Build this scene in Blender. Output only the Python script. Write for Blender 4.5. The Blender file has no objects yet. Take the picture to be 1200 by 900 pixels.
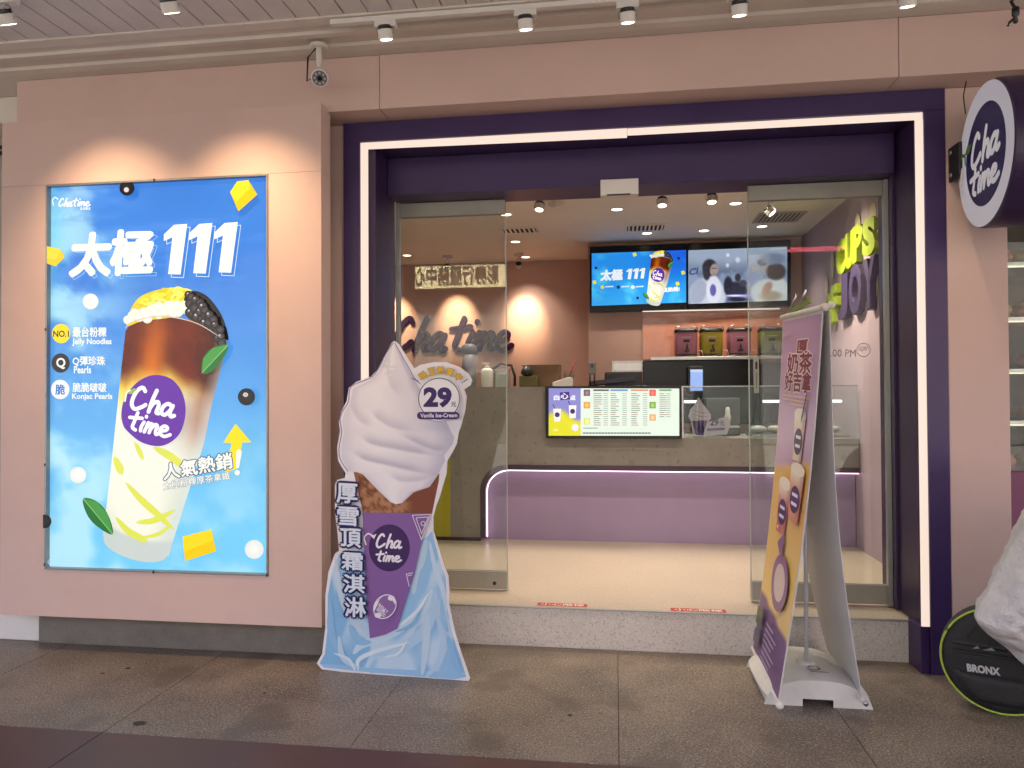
import bpy, bmesh, math, random
import numpy as np
from math import radians as rd, sin, cos, pi
from mathutils import Vector
from mathutils.geometry import tessellate_polygon

random.seed(7)
rng = np.random.RandomState(7)
scene = bpy.context.scene
COL = scene.collection

# ------------------------------------------------------------------ camera, sky, sun, exposure
YAW, PITCH, ROLL, FOC = rd(8.003), rd(.8326), rd(-.3009), 858.2     # focal length in photo pixels (1200 wide)
CAM = np.array([0, 0, 1.5])
_fw = np.array([-sin(YAW) * cos(PITCH), cos(YAW) * cos(PITCH), sin(PITCH)])
_r = np.array([cos(YAW), sin(YAW), 0.0]); _u = np.cross(_r, _fw)
RT = cos(ROLL) * _r + sin(ROLL) * _u
UP = -sin(ROLL) * _r + cos(ROLL) * _u
cam_data = bpy.data.cameras.new('camera'); cam = bpy.data.objects.new('camera', cam_data); COL.objects.link(cam)
cam_data.sensor_width = 36; cam_data.lens = 36 * FOC / 1200; cam_data.clip_end = 2000
from mathutils import Matrix
cam.matrix_world = Matrix(((RT[0], UP[0], -_fw[0], CAM[0]), (RT[1], UP[1], -_fw[1], CAM[1]), (RT[2], UP[2], -_fw[2], CAM[2]), (0, 0, 0, 1)))
scene.camera = cam

EXPOSURE = 3.85
SUN_EL, SUN_AZ = rd(64), rd(20)          # the sun stands behind the shop, so the arcade is in shade
world = bpy.data.worlds.new('World'); scene.world = world; world.use_nodes = True
wn = world.node_tree.nodes; wl = world.node_tree.links
sky = wn.new('ShaderNodeTexSky'); sky.sky_type = 'NISHITA'; sky.sun_disc = False
sky.sun_elevation = SUN_EL; sky.sun_rotation = SUN_AZ; sky.air_density = .3; sky.dust_density = 7; sky.ozone_density = 0
bg = wn['Background']; bg.inputs[1].default_value = 0.15
wl.new(sky.outputs[0], bg.inputs[0])
sd = bpy.data.lights.new('sun', 'SUN'); sd.energy = 4.0; sd.angle = rd(.6); sd.color = (1, .93, .82)
sun = bpy.data.objects.new('sun', sd); COL.objects.link(sun)
sdir = Vector((sin(SUN_AZ) * cos(SUN_EL), cos(SUN_AZ) * cos(SUN_EL), sin(SUN_EL)))
sun.rotation_euler = sdir.to_track_quat('Z', 'Y').to_euler(); sun.location = (0, -4, 12)
vs = scene.view_settings
vs.view_transform = 'Standard'; vs.look = 'None'; vs.gamma = 1; vs.use_curve_mapping = False; vs.exposure = EXPOSURE
scene.render.engine = 'CYCLES'
scene.cycles.use_denoising = True
scene.cycles.max_bounces = 7; scene.cycles.transparent_max_bounces = 16
scene.cycles.caustics_reflective = False; scene.cycles.caustics_refractive = False
scene.cycles.sample_clamp_indirect = 6
K = 1 / 2 ** EXPOSURE                      # emission that shows a screen's own colours at this exposure

# ------------------------------------------------------------------ helpers
def ray(px, py): return _fw * FOC + (px - 600) * RT - (py - 450) * UP
def at(px, py, ax, v):
    d = ray(px, py); i = 'xyz'.index(ax); return CAM + d * ((v - CAM[i]) / d[i])
def on(px, py, plane):                     # plane = (point, normal)
    d = ray(px, py); p, n = plane; return CAM + d * (np.dot(p - CAM, n) / np.dot(d, n))
def lin(c):
    c = np.asarray(c, float) / 255; return np.where(c <= .04045, c / 12.92, ((c + .055) / 1.055) ** 2.4)
def hsh(i, j, s): return np.modf(np.abs(np.sin(i * 127.1 + j * 311.7 + s * 74.7) * 43758.5453))[0]
def vnoise(x, y, s=0):
    x = np.asarray(x, float); y = np.asarray(y, float)
    i, j = np.floor(x), np.floor(y); f, g = x - i, y - j; f = f * f * (3 - 2 * f); g = g * g * (3 - 2 * g)
    return (hsh(i, j, s) * (1 - f) + hsh(i + 1, j, s) * f) * (1 - g) + (hsh(i, j + 1, s) * (1 - f) + hsh(i + 1, j + 1, s) * f) * g
def fbm(x, y, s=0, o=4): return sum(vnoise(x * 2 ** k, y * 2 ** k, s + k) / 2 ** k for k in range(o)) / sum(1 / 2 ** k for k in range(o))
def mix(a, b, t): t = np.clip(np.asarray(t, float), 0, 1)[..., None]; return np.asarray(a, float) * (1 - t) + np.asarray(b, float) * t
def smooth(a, b, x): t = np.clip((np.asarray(x, float) - a) / (b - a), 0, 1); return t * t * (3 - 2 * t)

def mat(name, col, rough=.6, metal=0, noise=None, speck=None, bump=None, emit=None, coat=0, spec=.5, rnoise=0, bdist=.01):
    """col is linear base colour; noise=(scale, amount), speck=(scale, colour2, amount), bump=(scale, strength)"""
    m = bpy.data.materials.new(name); m.use_nodes = True
    n, l = m.node_tree.nodes, m.node_tree.links; p = n['Principled BSDF']
    p.inputs['Roughness'].default_value = rough; p.inputs['Metallic'].default_value = metal
    p.inputs['Coat Weight'].default_value = coat; p.inputs['Coat Roughness'].default_value = .12
    p.inputs['Specular IOR Level'].default_value = spec
    tc = n.new('ShaderNodeTexCoord'); src = None
    rgb = n.new('ShaderNodeRGB'); rgb.outputs[0].default_value = (*col, 1); src = rgb.outputs[0]
    if noise:
        t = n.new('ShaderNodeTexNoise'); t.inputs['Scale'].default_value = noise[0]; t.inputs['Detail'].default_value = 6
        t.inputs['Roughness'].default_value = .62
        l.new(tc.outputs['Object'], t.inputs['Vector'])
        mr = n.new('ShaderNodeMapRange'); mr.inputs[1].default_value = .3; mr.inputs[2].default_value = .7
        mr.inputs[3].default_value = 1 - noise[1]; mr.inputs[4].default_value = 1 + noise[1]
        l.new(t.outputs['Fac'], mr.inputs[0])
        v = n.new('ShaderNodeVectorMath'); v.operation = 'SCALE'; l.new(src, v.inputs[0]); l.new(mr.outputs[0], v.inputs['Scale']); src = v.outputs[0]
        if rnoise:
            m2 = n.new('ShaderNodeMapRange'); m2.inputs[3].default_value = rough - rnoise; m2.inputs[4].default_value = rough + rnoise
            l.new(t.outputs['Fac'], m2.inputs[0]); l.new(m2.outputs[0], p.inputs['Roughness'])
    for sp in ([speck] if speck and not isinstance(speck, list) else (speck or [])):
        t = n.new('ShaderNodeTexNoise'); t.inputs['Scale'].default_value = sp[0]; t.inputs['Detail'].default_value = 2
        l.new(tc.outputs['Object'], t.inputs['Vector'])
        mr = n.new('ShaderNodeMapRange'); mr.inputs[1].default_value = sp[3] if len(sp) > 3 else .58; mr.inputs[2].default_value = mr.inputs[1].default_value + .08
        mr.inputs[4].default_value = sp[2]; l.new(t.outputs['Fac'], mr.inputs[0])
        x = n.new('ShaderNodeMix'); x.data_type = 'RGBA'; l.new(mr.outputs[0], x.inputs[0]); l.new(src, x.inputs[6]); x.inputs[7].default_value = (*sp[1], 1); src = x.outputs[2]
    l.new(src, p.inputs['Base Color'])
    if bump:
        t = n.new('ShaderNodeTexNoise'); t.inputs['Scale'].default_value = bump[0]; t.inputs['Detail'].default_value = 4
        l.new(tc.outputs['Object'], t.inputs['Vector'])
        b = n.new('ShaderNodeBump'); b.inputs['Strength'].default_value = bump[1]; b.inputs['Distance'].default_value = bdist
        l.new(t.outputs['Fac'], b.inputs['Height']); l.new(b.outputs[0], p.inputs['Normal'])
    if emit:
        p.inputs['Emission Color'].default_value = (*emit[0], 1); p.inputs['Emission Strength'].default_value = emit[1]
    return m
def print_mat(name, lit=0, gain=1., rough=.45, coat=0):
    m = bpy.data.materials.new(name); m.use_nodes = True
    n, l = m.node_tree.nodes, m.node_tree.links; p = n['Principled BSDF']
    a = n.new('ShaderNodeVertexColor'); a.layer_name = 'Col'
    v = n.new('ShaderNodeVectorMath'); v.operation = 'SCALE'; v.inputs['Scale'].default_value = gain if not lit else .25; l.new(a.outputs[0], v.inputs[0])
    l.new(v.outputs[0], p.inputs['Base Color']); p.inputs['Roughness'].default_value = rough; p.inputs['Coat Weight'].default_value = coat; p.inputs['Specular IOR Level'].default_value = .25
    if lit: l.new(a.outputs[0], p.inputs['Emission Color']); p.inputs['Emission Strength'].default_value = lit
    return m
def glow(name, col, s):
    return mat(name, (.12, .12, .12), .5, emit=(col, s))
def glass_mat(name, tint=(.93, .96, .95), refl=.07, rough=0.0):
    m = bpy.data.materials.new(name); m.use_nodes = True
    n, l = m.node_tree.nodes, m.node_tree.links; n.remove(n['Principled BSDF']); o = n['Material Output']
    t = n.new('ShaderNodeBsdfTransparent'); t.inputs[0].default_value = (*tint, 1)
    g = n.new('ShaderNodeBsdfGlossy'); g.inputs['Roughness'].default_value = rough
    lw = n.new('ShaderNodeLayerWeight'); pw_ = n.new('ShaderNodeMath'); pw_.operation = 'POWER'; pw_.inputs[1].default_value = 5; l.new(lw.outputs['Facing'], pw_.inputs[0])
    mr = n.new('ShaderNodeMapRange'); mr.inputs[3].default_value = refl; mr.inputs[4].default_value = .8; l.new(pw_.outputs[0], mr.inputs[0])
    x = n.new('ShaderNodeMixShader'); l.new(mr.outputs[0], x.inputs[0]); l.new(t.outputs[0], x.inputs[1]); l.new(g.outputs[0], x.inputs[2]); l.new(x.outputs[0], o.inputs[0])
    return m

def woff(o):
    v = Vector((0, 0, 0))
    while o is not None: v = v + o.location; o = o.parent
    return v
def tag(o, label=None, cat=None, group=None, kind=None):
    if label: o['label'] = label
    if cat: o['category'] = cat
    if group: o['group'] = group
    if kind: o['kind'] = kind
    return o
def thing(name, label, cat, loc=(0, 0, 0), group=None):
    o = bpy.data.objects.new(name, None); COL.objects.link(o); o.location = [float(c) for c in loc]; o.empty_display_size = .1
    return tag(o, label, cat, group)
def copy_tree(o, parent=None):
    c = o.copy(); COL.objects.link(c); c.parent = parent
    for ch in list(o.children): copy_tree(ch, c)
    return c

class MB:
    def __init__(s): s.v = []; s.f = []; s.mi = []; s.sm = []
    def add(s, vs_, fs, mi=0, sm=False):
        b = len(s.v); s.v += [tuple(float(c) for c in p) for p in vs_]
        for f in fs: s.f.append([i + b for i in f]); s.mi.append(mi); s.sm.append(sm)
        return s
    def box(s, x0, x1, y0, y1, z0, z1, mi=0):
        return s.add([(x, y, z) for z in (z0, z1) for y in (y0, y1) for x in (x0, x1)],
                     [(0, 2, 3, 1), (4, 5, 7, 6), (0, 1, 5, 4), (2, 6, 7, 3), (0, 4, 6, 2), (1, 3, 7, 5)], mi)
    def obox(s, c, ax, ay, az, mi=0):      # oriented box: centre and three half vectors
        c, ax, ay, az = map(np.array, (c, ax, ay, az))
        return s.add([c + a * ax + b * ay + d * az for d in (-1, 1) for b in (-1, 1) for a in (-1, 1)],
                     [(0, 2, 3, 1), (4, 5, 7, 6), (0, 1, 5, 4), (2, 6, 7, 3), (0, 4, 6, 2), (1, 3, 7, 5)], mi)
    def prism(s, poly, d, mi=0, mis=None):  # poly: 3d points in order, d: extrusion vector
        d = np.array(d, float); a = [np.array(p, float) for p in poly]; n = len(a)
        tris = tessellate_polygon([[Vector(p) for p in a]])
        s.add(a + [p + d for p in a], [tuple(t) for t in tris] , mi)
        b = len(s.v) - 2 * n
        for t in tris: s.f.append([b + n + i for i in reversed(t)]); s.mi.append(mi); s.sm.append(False)
        for i in range(n): s.f.append([b + i, b + (i + 1) % n, b + n + (i + 1) % n, b + n + i]); s.mi.append(mi if mis is None else mis); s.sm.append(False)
        return s
    def lathe(s, prof, c=(0, 0, 0), axis='z', seg=24, mi=0, sx=1, sy=1, sm=True):
        c = np.array(c, float); vs_ = []
        for r, h in prof:
            for k in range(seg):
                a = 2 * pi * k / seg; p = (r * cos(a) * sx, r * sin(a) * sy, h)
                if axis == 'y': p = (p[0], h, p[1])
                if axis == 'x': p = (h, p[0], p[1])
                vs_.append(c + p)
        fs = [(i * seg + k, i * seg + (k + 1) % seg, (i + 1) * seg + (k + 1) % seg, (i + 1) * seg + k) for i in range(len(prof) - 1) for k in range(seg)]
        fs += [tuple(range(seg))[::-1], tuple((len(prof) - 1) * seg + k for k in range(seg))]
        return s.add(vs_, fs, mi, sm)
    def tube(s, path, r, seg=8, mi=0, closed=False):
        path = [np.array(p, float) for p in path]; n = len(path); vs_ = []
        for i, p in enumerate(path):
            t = path[(i + 1) % n] - path[i - 1] if closed else path[min(i + 1, n - 1)] - path[max(i - 1, 0)]
            t = t / (np.linalg.norm(t) + 1e-9); a = np.array((0, 0, 1.)) if abs(t[2]) < .9 else np.array((1., 0, 0))
            b = np.cross(t, a); b /= np.linalg.norm(b); c = np.cross(t, b); rr = r[i] if hasattr(r, '__len__') else r
            vs_ += [p + rr * (cos(2 * pi * k / seg) * b + sin(2 * pi * k / seg) * c) for k in range(seg)]
        m = n if closed else n - 1
        fs = [(i * seg + k, i * seg + (k + 1) % seg, (i + 1) % n * seg + (k + 1) % seg, (i + 1) % n * seg + k) for i in range(m) for k in range(seg)]
        if not closed: fs += [tuple(range(seg))[::-1], tuple((n - 1) * seg + k for k in range(seg))]
        return s.add(vs_, fs, mi, True)
    def grid(s, fn, nu, nv, mi=0, sm=True):
        vs_ = [fn(i / nu, j / nv) for j in range(nv + 1) for i in range(nu + 1)]
        return s.add(vs_, [(j * (nu + 1) + i, j * (nu + 1) + i + 1, (j + 1) * (nu + 1) + i + 1, (j + 1) * (nu + 1) + i) for j in range(nv) for i in range(nu)], mi, sm)
    def build(s, name, m, parent=None, bev=0, kind=None, seg=2):
        off = np.array(woff(parent)); me = bpy.data.meshes.new(name)
        me.from_pydata([tuple(np.array(p) - off) for p in s.v], [], s.f)
        for x in (m if isinstance(m, (list, tuple)) else [m]): me.materials.append(x)
        me.polygons.foreach_set('material_index', s.mi); me.polygons.foreach_set('use_smooth', s.sm)
        b = bmesh.new(); b.from_mesh(me); bmesh.ops.recalc_face_normals(b, faces=b.faces); b.to_mesh(me); b.free()
        o = bpy.data.objects.new(name, me); COL.objects.link(o); o.parent = parent
        if bev:
            q = o.modifiers.new('bevel', 'BEVEL'); q.width = bev; q.segments = seg; q.limit_method = 'ANGLE'; q.angle_limit = rd(40)
        if kind: o['kind'] = kind
        return o
def box(name, m, x0, x1, y0, y1, z0, z1, parent=None, bev=0): return MB().box(x0, x1, y0, y1, z0, z1).build(name, m, parent, bev)

_tc = {}
def text_mesh(s, bold=0.0):
    k = (s, bold)
    if k not in _tc:
        cu = bpy.data.curves.new('t', 'FONT'); cu.body = s; cu.offset = bold; cu.resolution_u = 3
        ob = bpy.data.objects.new('t', cu); me = ob.to_mesh()
        v = np.array([p.co[:2] for p in me.vertices]).reshape(-1, 2); f = [tuple(p.vertices) for p in me.polygons]
        bd = {}
        for q in f:
            for a, b in zip(q, q[1:] + q[:1]): bd[(a, b)] = 1
        edges = [e for e in bd if (e[1], e[0]) not in bd]
        ob.to_mesh_clear(); bpy.data.objects.remove(ob); bpy.data.curves.remove(cu)
        _tc[k] = (v, f, edges)
    return _tc[k]
def catmull(pts, n=6):
    p = [np.array(q, float) for q in pts]
    if len(p) < 3: return p
    p = [2 * p[0] - p[1]] + p + [2 * p[-1] - p[-2]]; o = []
    for i in range(1, len(p) - 2):
        for k in range(n):
            t = k / n
            o.append(.5 * (2 * p[i] + (p[i + 1] - p[i - 1]) * t + (2 * p[i - 1] - 5 * p[i] + 4 * p[i + 1] - p[i + 2]) * t * t + (3 * p[i] - 3 * p[i + 1] + p[i + 2] - p[i - 1]) * t ** 3))
    return o + [p[-2]]
def closed(pts, n=5):
    m = len(pts); q = catmull([pts[(i - 2) % m] for i in range(m + 5)], n); return q[2 * n:(m + 2) * n]
def ribbon(pts, w, n=6, taper=None):
    """outline of a round-ended stroke, 2d: a list of quads plus two caps"""
    p = catmull(pts, n); m = len(p); L = []; R = []
    for i in range(m):
        t = p[min(i + 1, m - 1)] - p[max(i - 1, 0)]; t = t / (np.linalg.norm(t) + 1e-9); nn = np.array((-t[1], t[0]))
        ww = w / 2 * (taper(i / (m - 1)) if taper else 1); L.append(p[i] + nn * ww); R.append(p[i] - nn * ww)
    a0 = [p[0] + (L[0] - p[0]) * cos(a) + np.array((-(L[0] - p[0])[1], (L[0] - p[0])[0])) * sin(a) for a in np.linspace(0, pi, 6)][1:-1]
    a1 = [p[-1] + (R[-1] - p[-1]) * cos(a) + np.array((-(R[-1] - p[-1])[1], (R[-1] - p[-1])[0])) * sin(a) for a in np.linspace(0, pi, 6)][1:-1]
    v = L + R; f = [(i, i + 1, m + i + 1, m + i) for i in range(m - 1)]
    b = len(v); v = v + a0; f.append([0] + [b + i for i in range(len(a0))] + [m])
    b = len(v); v = v + a1; f.append([2 * m - 1] + [b + i for i in range(len(a1))] + [m - 1])
    return v, f

class Art:
    """flat print: coloured 2d shapes laid in thin layers on a plane; fn maps 2d art coordinates to 3d, nrm faces the viewer"""
    def __init__(s, fn, nrm, step=.0004): s.fn = fn; s.n = np.array(nrm, float) / np.linalg.norm(nrm); s.k = 0; s.st = step; s.V = []; s.F = []; s.C = []
    def raw(s, v, f, c, lift=None):
        s.k += 1; b = len(s.V); h = s.n * (s.k * s.st if lift is None else lift)
        s.V += [s.fn(p[0], p[1]) + h for p in v]
        c = np.asarray(c, float); c = np.tile(c, (len(v), 1)) if c.ndim == 1 else c
        s.C += list(lin(np.clip(c, 0, 255))); s.F += [[i + b for i in q] for q in f]; return s
    def poly(s, pts, c):
        return s.raw(pts, [tuple(t) for t in tessellate_polygon([[Vector((p[0], p[1], 0)) for p in pts]])], c)
    def ell(s, x, y, rx, ry=None, c=(0, 0, 0), rot=0, n=28, c2=None, clip=None):
        ry = ry or rx; q = [(x + rx * cos(a) * cos(rot) - ry * sin(a) * sin(rot), y + rx * cos(a) * sin(rot) + ry * sin(a) * cos(rot)) for a in np.linspace(0, 2 * pi, n, endpoint=False)]
        if clip: q = [(min(max(a, clip[0]), clip[2]), min(max(b, clip[1]), clip[3])) for a, b in q]
        return s.raw([(x, y) if not clip else (min(max(x, clip[0]), clip[2]), min(max(y, clip[1]), clip[3]))] + q, [(0, i + 1, (i + 1) % n + 1) for i in range(n)], [c2 if c2 is not None else c] + [c] * n)
    def ring(s, x, y, r0, r1, c, n=40):
        q = [(x + r * cos(a), y + r * sin(a)) for r in (r0, r1) for a in np.linspace(0, 2 * pi, n, endpoint=False)]
        return s.raw(q, [(i, (i + 1) % n, n + (i + 1) % n, n + i) for i in range(n)], c)
    def blob(s, pts, c): return s.poly(closed(pts), c)
    def line(s, pts, w, c, n=6, taper=None): v, f = ribbon(pts, w, n, taper); return s.raw(v, f, c)
    def patch(s, Lf, Rf, y0, y1, nx, ny, cf):
        """rows between left and right edges given as [(y, x)...]; cf(X, Y, s, t) -> colours"""
        ys = np.linspace(y0, y1, ny + 1); l = np.interp(ys, [a for a, b in Lf], [b for a, b in Lf]); r = np.interp(ys, [a for a, b in Rf], [b for a, b in Rf])
        S = np.linspace(0, 1, nx + 1); X = l[:, None] + (r - l)[:, None] * S[None]; Y = np.repeat(ys[:, None], nx + 1, 1)
        c = cf(X, Y, np.repeat(S[None], ny + 1, 0), (Y - y0) / (y1 - y0)).reshape(-1, 3)
        f = [(j * (nx + 1) + i, j * (nx + 1) + i + 1, (j + 1) * (nx + 1) + i + 1, (j + 1) * (nx + 1) + i) for j in range(ny) for i in range(nx)]
        return s.raw(list(zip(X.ravel(), Y.ravel())), f, c)
    def text(s, t, quad, c, bold=.0, outline=None, ow=.05):
        """fit a text to a quad (tl, tr, br, bl) or to a rectangle (x0, y0, x1, y1)"""
        if len(quad) == 4 and not hasattr(quad[0], '__len__'): x0, y0, x1, y1 = quad; quad = [(x0, y0), (x1, y0), (x1, y1), (x0, y1)]
        q = [np.array(p, float) for p in quad]; cjk = any(ord(k) > 0x2E80 for k in t); v0 = text_mesh(t, 0 if cjk else bold)[0]; lo, hi = v0.min(0), v0.max(0)
        if cjk: lo, hi = lo - bold * .6, hi + bold * .6
        for cc, bb in (((outline, bold + ow),) if outline is not None else ()) + ((c, bold),):
            v, f, e = text_mesh(t, 0 if cjk else bb); s.k += 1; h0 = s.k * s.st
            sh = [(0, 0)] + ([(cos(x) * bb, sin(x) * bb) for x in np.linspace(0, 2 * pi, 8 if bb > .03 else 4, endpoint=False)] if cjk and bb > .005 else [])
            for n_, d in enumerate(sh):                  # a bold stroke is the glyph laid again with small shifts
                w = (v + d - lo) / (hi - lo); a, b = w[:, :1], 1 - w[:, 1:]
                P = q[0] * (1 - a) * (1 - b) + q[1] * a * (1 - b) + q[2] * a * b + q[3] * (1 - a) * b
                s.raw(list(P), f, cc, h0 + n_ * s.st / 12); s.k -= 1
        return s
    def build(s, name, m, parent):
        off = np.array(woff(parent)); me = bpy.data.meshes.new(name)
        me.from_pydata([tuple(p - off) for p in s.V], [], [tuple(f) for f in s.F]); me.materials.append(m)
        at_ = me.color_attributes.new('Col', 'FLOAT_COLOR', 'POINT')
        at_.data.foreach_set('color', np.c_[np.array(s.C), np.ones(len(s.C))].ravel().astype(np.float32))
        o = bpy.data.objects.new(name, me); COL.objects.link(o); o.parent = parent; return o
    def fresh(s): a = Art(s.fn, s.n, s.st); a.k = s.k; return a

# the hand-drawn lettering of the shop's sign, as strokes in a unit box (x to the right, y down)
L_CHA = [[(.27, .08), (.2, .0), (.1, .1), (.03, .3), (.02, .48), (.1, .58), (.24, .5), (.32, .42)],
         [(.52, .0), (.45, .3), (.41, .58)], [(.42, .5), (.49, .34), (.58, .28), (.61, .38), (.58, .55), (.63, .57)],
         [(.9, .33), (.82, .27), (.72, .36), (.69, .52), (.77, .57), (.87, .44), (.92, .3)], [(.92, .3), (.88, .48), (.91, .58), (.98, .54)]]
L_TIME = [[(.16, .0), (.12, .3), (.1, .5), (.18, .57)], [(.0, .2), (.28, .15)], [(.34, .26), (.3, .42), (.3, .56)], [(.37, .06), (.372, .08)],
          [(.44, .25), (.39, .57)], [(.4, .47), (.48, .28), (.54, .28), (.52, .42), (.5, .56)], [(.51, .46), (.6, .27), (.66, .3), (.64, .46), (.66, .56), (.7, .54)],
          [(.75, .43), (.87, .37), (.89, .28), (.81, .25), (.74, .37), (.76, .52), (.86, .57), (.98, .48)]]
def logo(art, quad, c, w, strokes):
    q = [np.array(p, float) for p in quad]
    for st in strokes:
        pts = [q[0] * (1 - a) * (1 - b) + q[1] * a * (1 - b) + q[2] * a * b + q[3] * (1 - a) * b for a, b in [(x, y / .58) for x, y in st]]
        art.line(pts, w, c, 5)

# ------------------------------------------------------------------ materials
M = {}
PINK = (.61, .448, .395)
M['pink'] = mat('pink_paint', PINK, .55, noise=(1.1, .06), speck=[(2.2, (.54, .395, .345), .35, .60), (45, (.42, .31, .27), .5, .74)], bump=(60, .06), rnoise=.1)
M['pink_in'] = mat('pink_wall_paint', (.62, .40, .335), .6, noise=(2, .05))
M['purple'] = mat('purple_panel', (.040, .018, .092), .38, noise=(3, .12), rnoise=.1)
M['purple_d'] = mat('dark_purple_panel', (.032, .014, .058), .4, noise=(4, .12))
M['cream'] = mat('cream_plaster', (.68, .64, .57), .65, noise=(3, .07), bump=(35, .08))
M['plank'] = mat('plank_paint', (.63, .60, .58), .55, noise=(5, .06), bump=(20, .05))
M['gap'] = mat('dark_gap', (.03, .028, .026), .9)
M['granite'] = mat('granite_paving', (.195, .152, .115), .42, noise=(2.2, .38), speck=[(95, (.38, .325, .265), .8, .545), (130, (.032, .025, .02), .9, .55), (2.6, (.10, .076, .056), .55, .57), (1.2, (.25, .2, .15), .35, .56), (9, (.03, .025, .02), .8, .735)], bump=(90, .12), rnoise=.15)
M['plinth'] = mat('plinth_stone', (.16, .145, .12), .7, noise=(6, .2), speck=(160, (.3, .28, .25), .4, .55))
M['red_floor'] = mat('red_brown_paving', (.10, .040, .034), .42, noise=(3, .22), speck=(220, (.12, .06, .05), .4, .56), bump=(200, .05), rnoise=.12)
M['joint'] = mat('joint_dark', (.085, .066, .05), .9)
M['terrazzo'] = mat('terrazzo', (.66, .62, .55), .45, noise=(4, .06), speck=[(120, (.32, .29, .25), .7, .57), (150, (.78, .76, .72), .7, .56)], rnoise=.1)
M['beige'] = mat('beige_floor', (.49, .425, .34), .34, noise=(1.5, .05), speck=[(110, (.34, .28, .21), .6, .56), (150, (.62, .55, .46), .6, .57)], rnoise=.1)
M['stone'] = mat('counter_stone', (.25, .24, .215), .55, noise=(5, .12), speck=[(26, (.15, .135, .11), .6, .63), (130, (.31, .285, .24), .5, .57)], bump=(40, .08))
M['cpurple'] = mat('counter_purple', (.36, .285, .45), .45, noise=(2, .05))
M['lime'] = mat('lime_paint', (.42, .40, .02), .5)
M['trim'] = mat('dark_purple_trim', (.06, .035, .06), .4)
M['black'] = mat('black_plastic', (.012, .012, .013), .4, noise=(20, .2))
M['gloss_black'] = mat('gloss_black', (.006, .006, .007), .22, spec=.3)
M['steel'] = mat('brushed_steel', (.45, .44, .42), .32, 1, noise=(30, .08))
M['alu'] = mat('anodised_rail', (.42, .44, .41), .35, .8, noise=(12, .06))
M['white'] = mat('white_plastic', (.72, .70, .66), .45, noise=(6, .04))
M['pole'] = mat('pole_white', (.7, .7, .72), .4)
M['wplastic'] = mat('moulded_white_plastic', (.68, .665, .61), .5, noise=(7, .09), bump=(30, .1))
M['board'] = mat('board_core', (.74, .74, .74), .6)
M['film'] = mat('banner_back', (.66, .65, .64), .5, noise=(4, .04))
M['ceil_in'] = mat('shop_ceiling', (.84, .79, .70), .7, noise=(2, .03))
M['led'] = glow('warm_led', (1, .79, .66), K * .93)
M['led_pink'] = glow('pink_led', (1, .66, .82), K * 6)
M['led_white'] = glow('white_led', (.92, .97, 1), K * 2.2)
M['lamp'] = glow('lamp_face', (1, .88, .68), K * 5)
M['glass'] = glass_mat('door_glass', (.91, .935, .92), .034)
M['cglass'] = glass_mat('counter_glass', (.92, .95, .94), .03)
M['print'] = print_mat('print', gain=.92)
M['print_dim'] = print_mat('print_satin', gain=1.0, rough=.35)
M['lit'] = print_mat('backlit_print', lit=K * .98, rough=.25, coat=.2)
M['sign_glow'] = print_mat('sign_face', lit=K * .34, rough=.4)  # weak glow added to brighten the round sign's face
M['screen'] = print_mat('screen', lit=K * .95, rough=.2)
M['grey_wall'] = mat('grey_render', (.33, .31, .28), .8, noise=(3, .12), bump=(20, .1))
M['brown'] = mat('brown_card', (.17, .10, .055), .8, noise=(12, .15))
M['rubber'] = mat('cable_rubber', (.015, .015, .015), .6)

# ------------------------------------------------------------------ setting: ground, pavement, ceilings
tag(box('ground', mat('asphalt', (.062, .06, .057), .85, noise=(1.5, .15), speck=(200, (.1, .1, .1), .5)), -400, 400, -400, 400, -.5, -.16), kind='structure')
pv = box('arcade_pavement', M['joint'], -9, 9, -1.5, 4.7, -.159, -.006); tag(pv, kind='structure')
xs = [-8.6, -7.5, -6.45, -5.4, -4.36, -3.3, -2.28, -1.13, 0.005, 1.03, 2.1, 3.2, 4.3, 5.4, 6.5, 7.6, 8.7]
for a, b in zip(xs, xs[1:]):
    dz = random.uniform(-.0012, .0012)
    box('paving_slab', M['granite'], a + .0012, b - .0012, 3.0135, 4.36, -.05, dz, pv, .002)
for a, b in zip(xs[::2], xs[2::2]):
    for y0, y1 in ((1.5, 3.011), (0, 1.497), (-1.5, -.003)):
        box('red_paving_slab', M['red_floor'], a + .001, b - .001, y0, y1, -.05, random.uniform(-.0008, .0006), pv, .002)

GUM = mat('gum_stain', (.035, .03, .026), .7, noise=(40, .3))
for px, py, r in ((163, 847, .020), (150, 783, .010), (120, 789, .007), (310, 812, .007), (668, 838, .009)):
    p = at(px, py, 'z', .002); g_ = random.Random(px)
    MB().add([(p[0], p[1], .0022)] + [(p[0] + r * (1 + .35 * g_.random()) * 1.25 * cos(a), p[1] + r * (1 + .35 * g_.random()) * sin(a), .0016) for a in np.linspace(0, 2 * pi, 14, endpoint=False)], [(0, 1 + i, 1 + (i + 1) % 14) for i in range(14)]).build('gum_spot', GUM, pv)
ac = MB().box(-9, 9, -1.5, 12, 3.56, 3.9).build('arcade_ceiling', M['gap']); tag(ac, kind='structure')
x = -6.0; pw = .1287
x0 = -2.782 - 26 * pw
for i in range(66):
    a = x0 + i * pw
    box('plank', M['plank'], a + .0035, a + pw - .0035, -1.45, 3.59, 3.462 + random.uniform(-.001, .001), 3.50, ac, .002)
prof = [(3.585, 3.56), (3.585, 3.452), (3.66, 3.452), (3.675, 3.462), (3.70, 3.466), (3.725, 3.462), (3.735, 3.447), (3.775, 3.447), (3.785, 3.458), (3.875, 3.462), (3.885, 3.446), (3.935, 3.440), (4.3, 3.440), (4.3, 3.56)]
MB().prism([(-7, y, z) for y, z in prof], (14, 0, 0)).build('cornice', M['cream'], ac)

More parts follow.
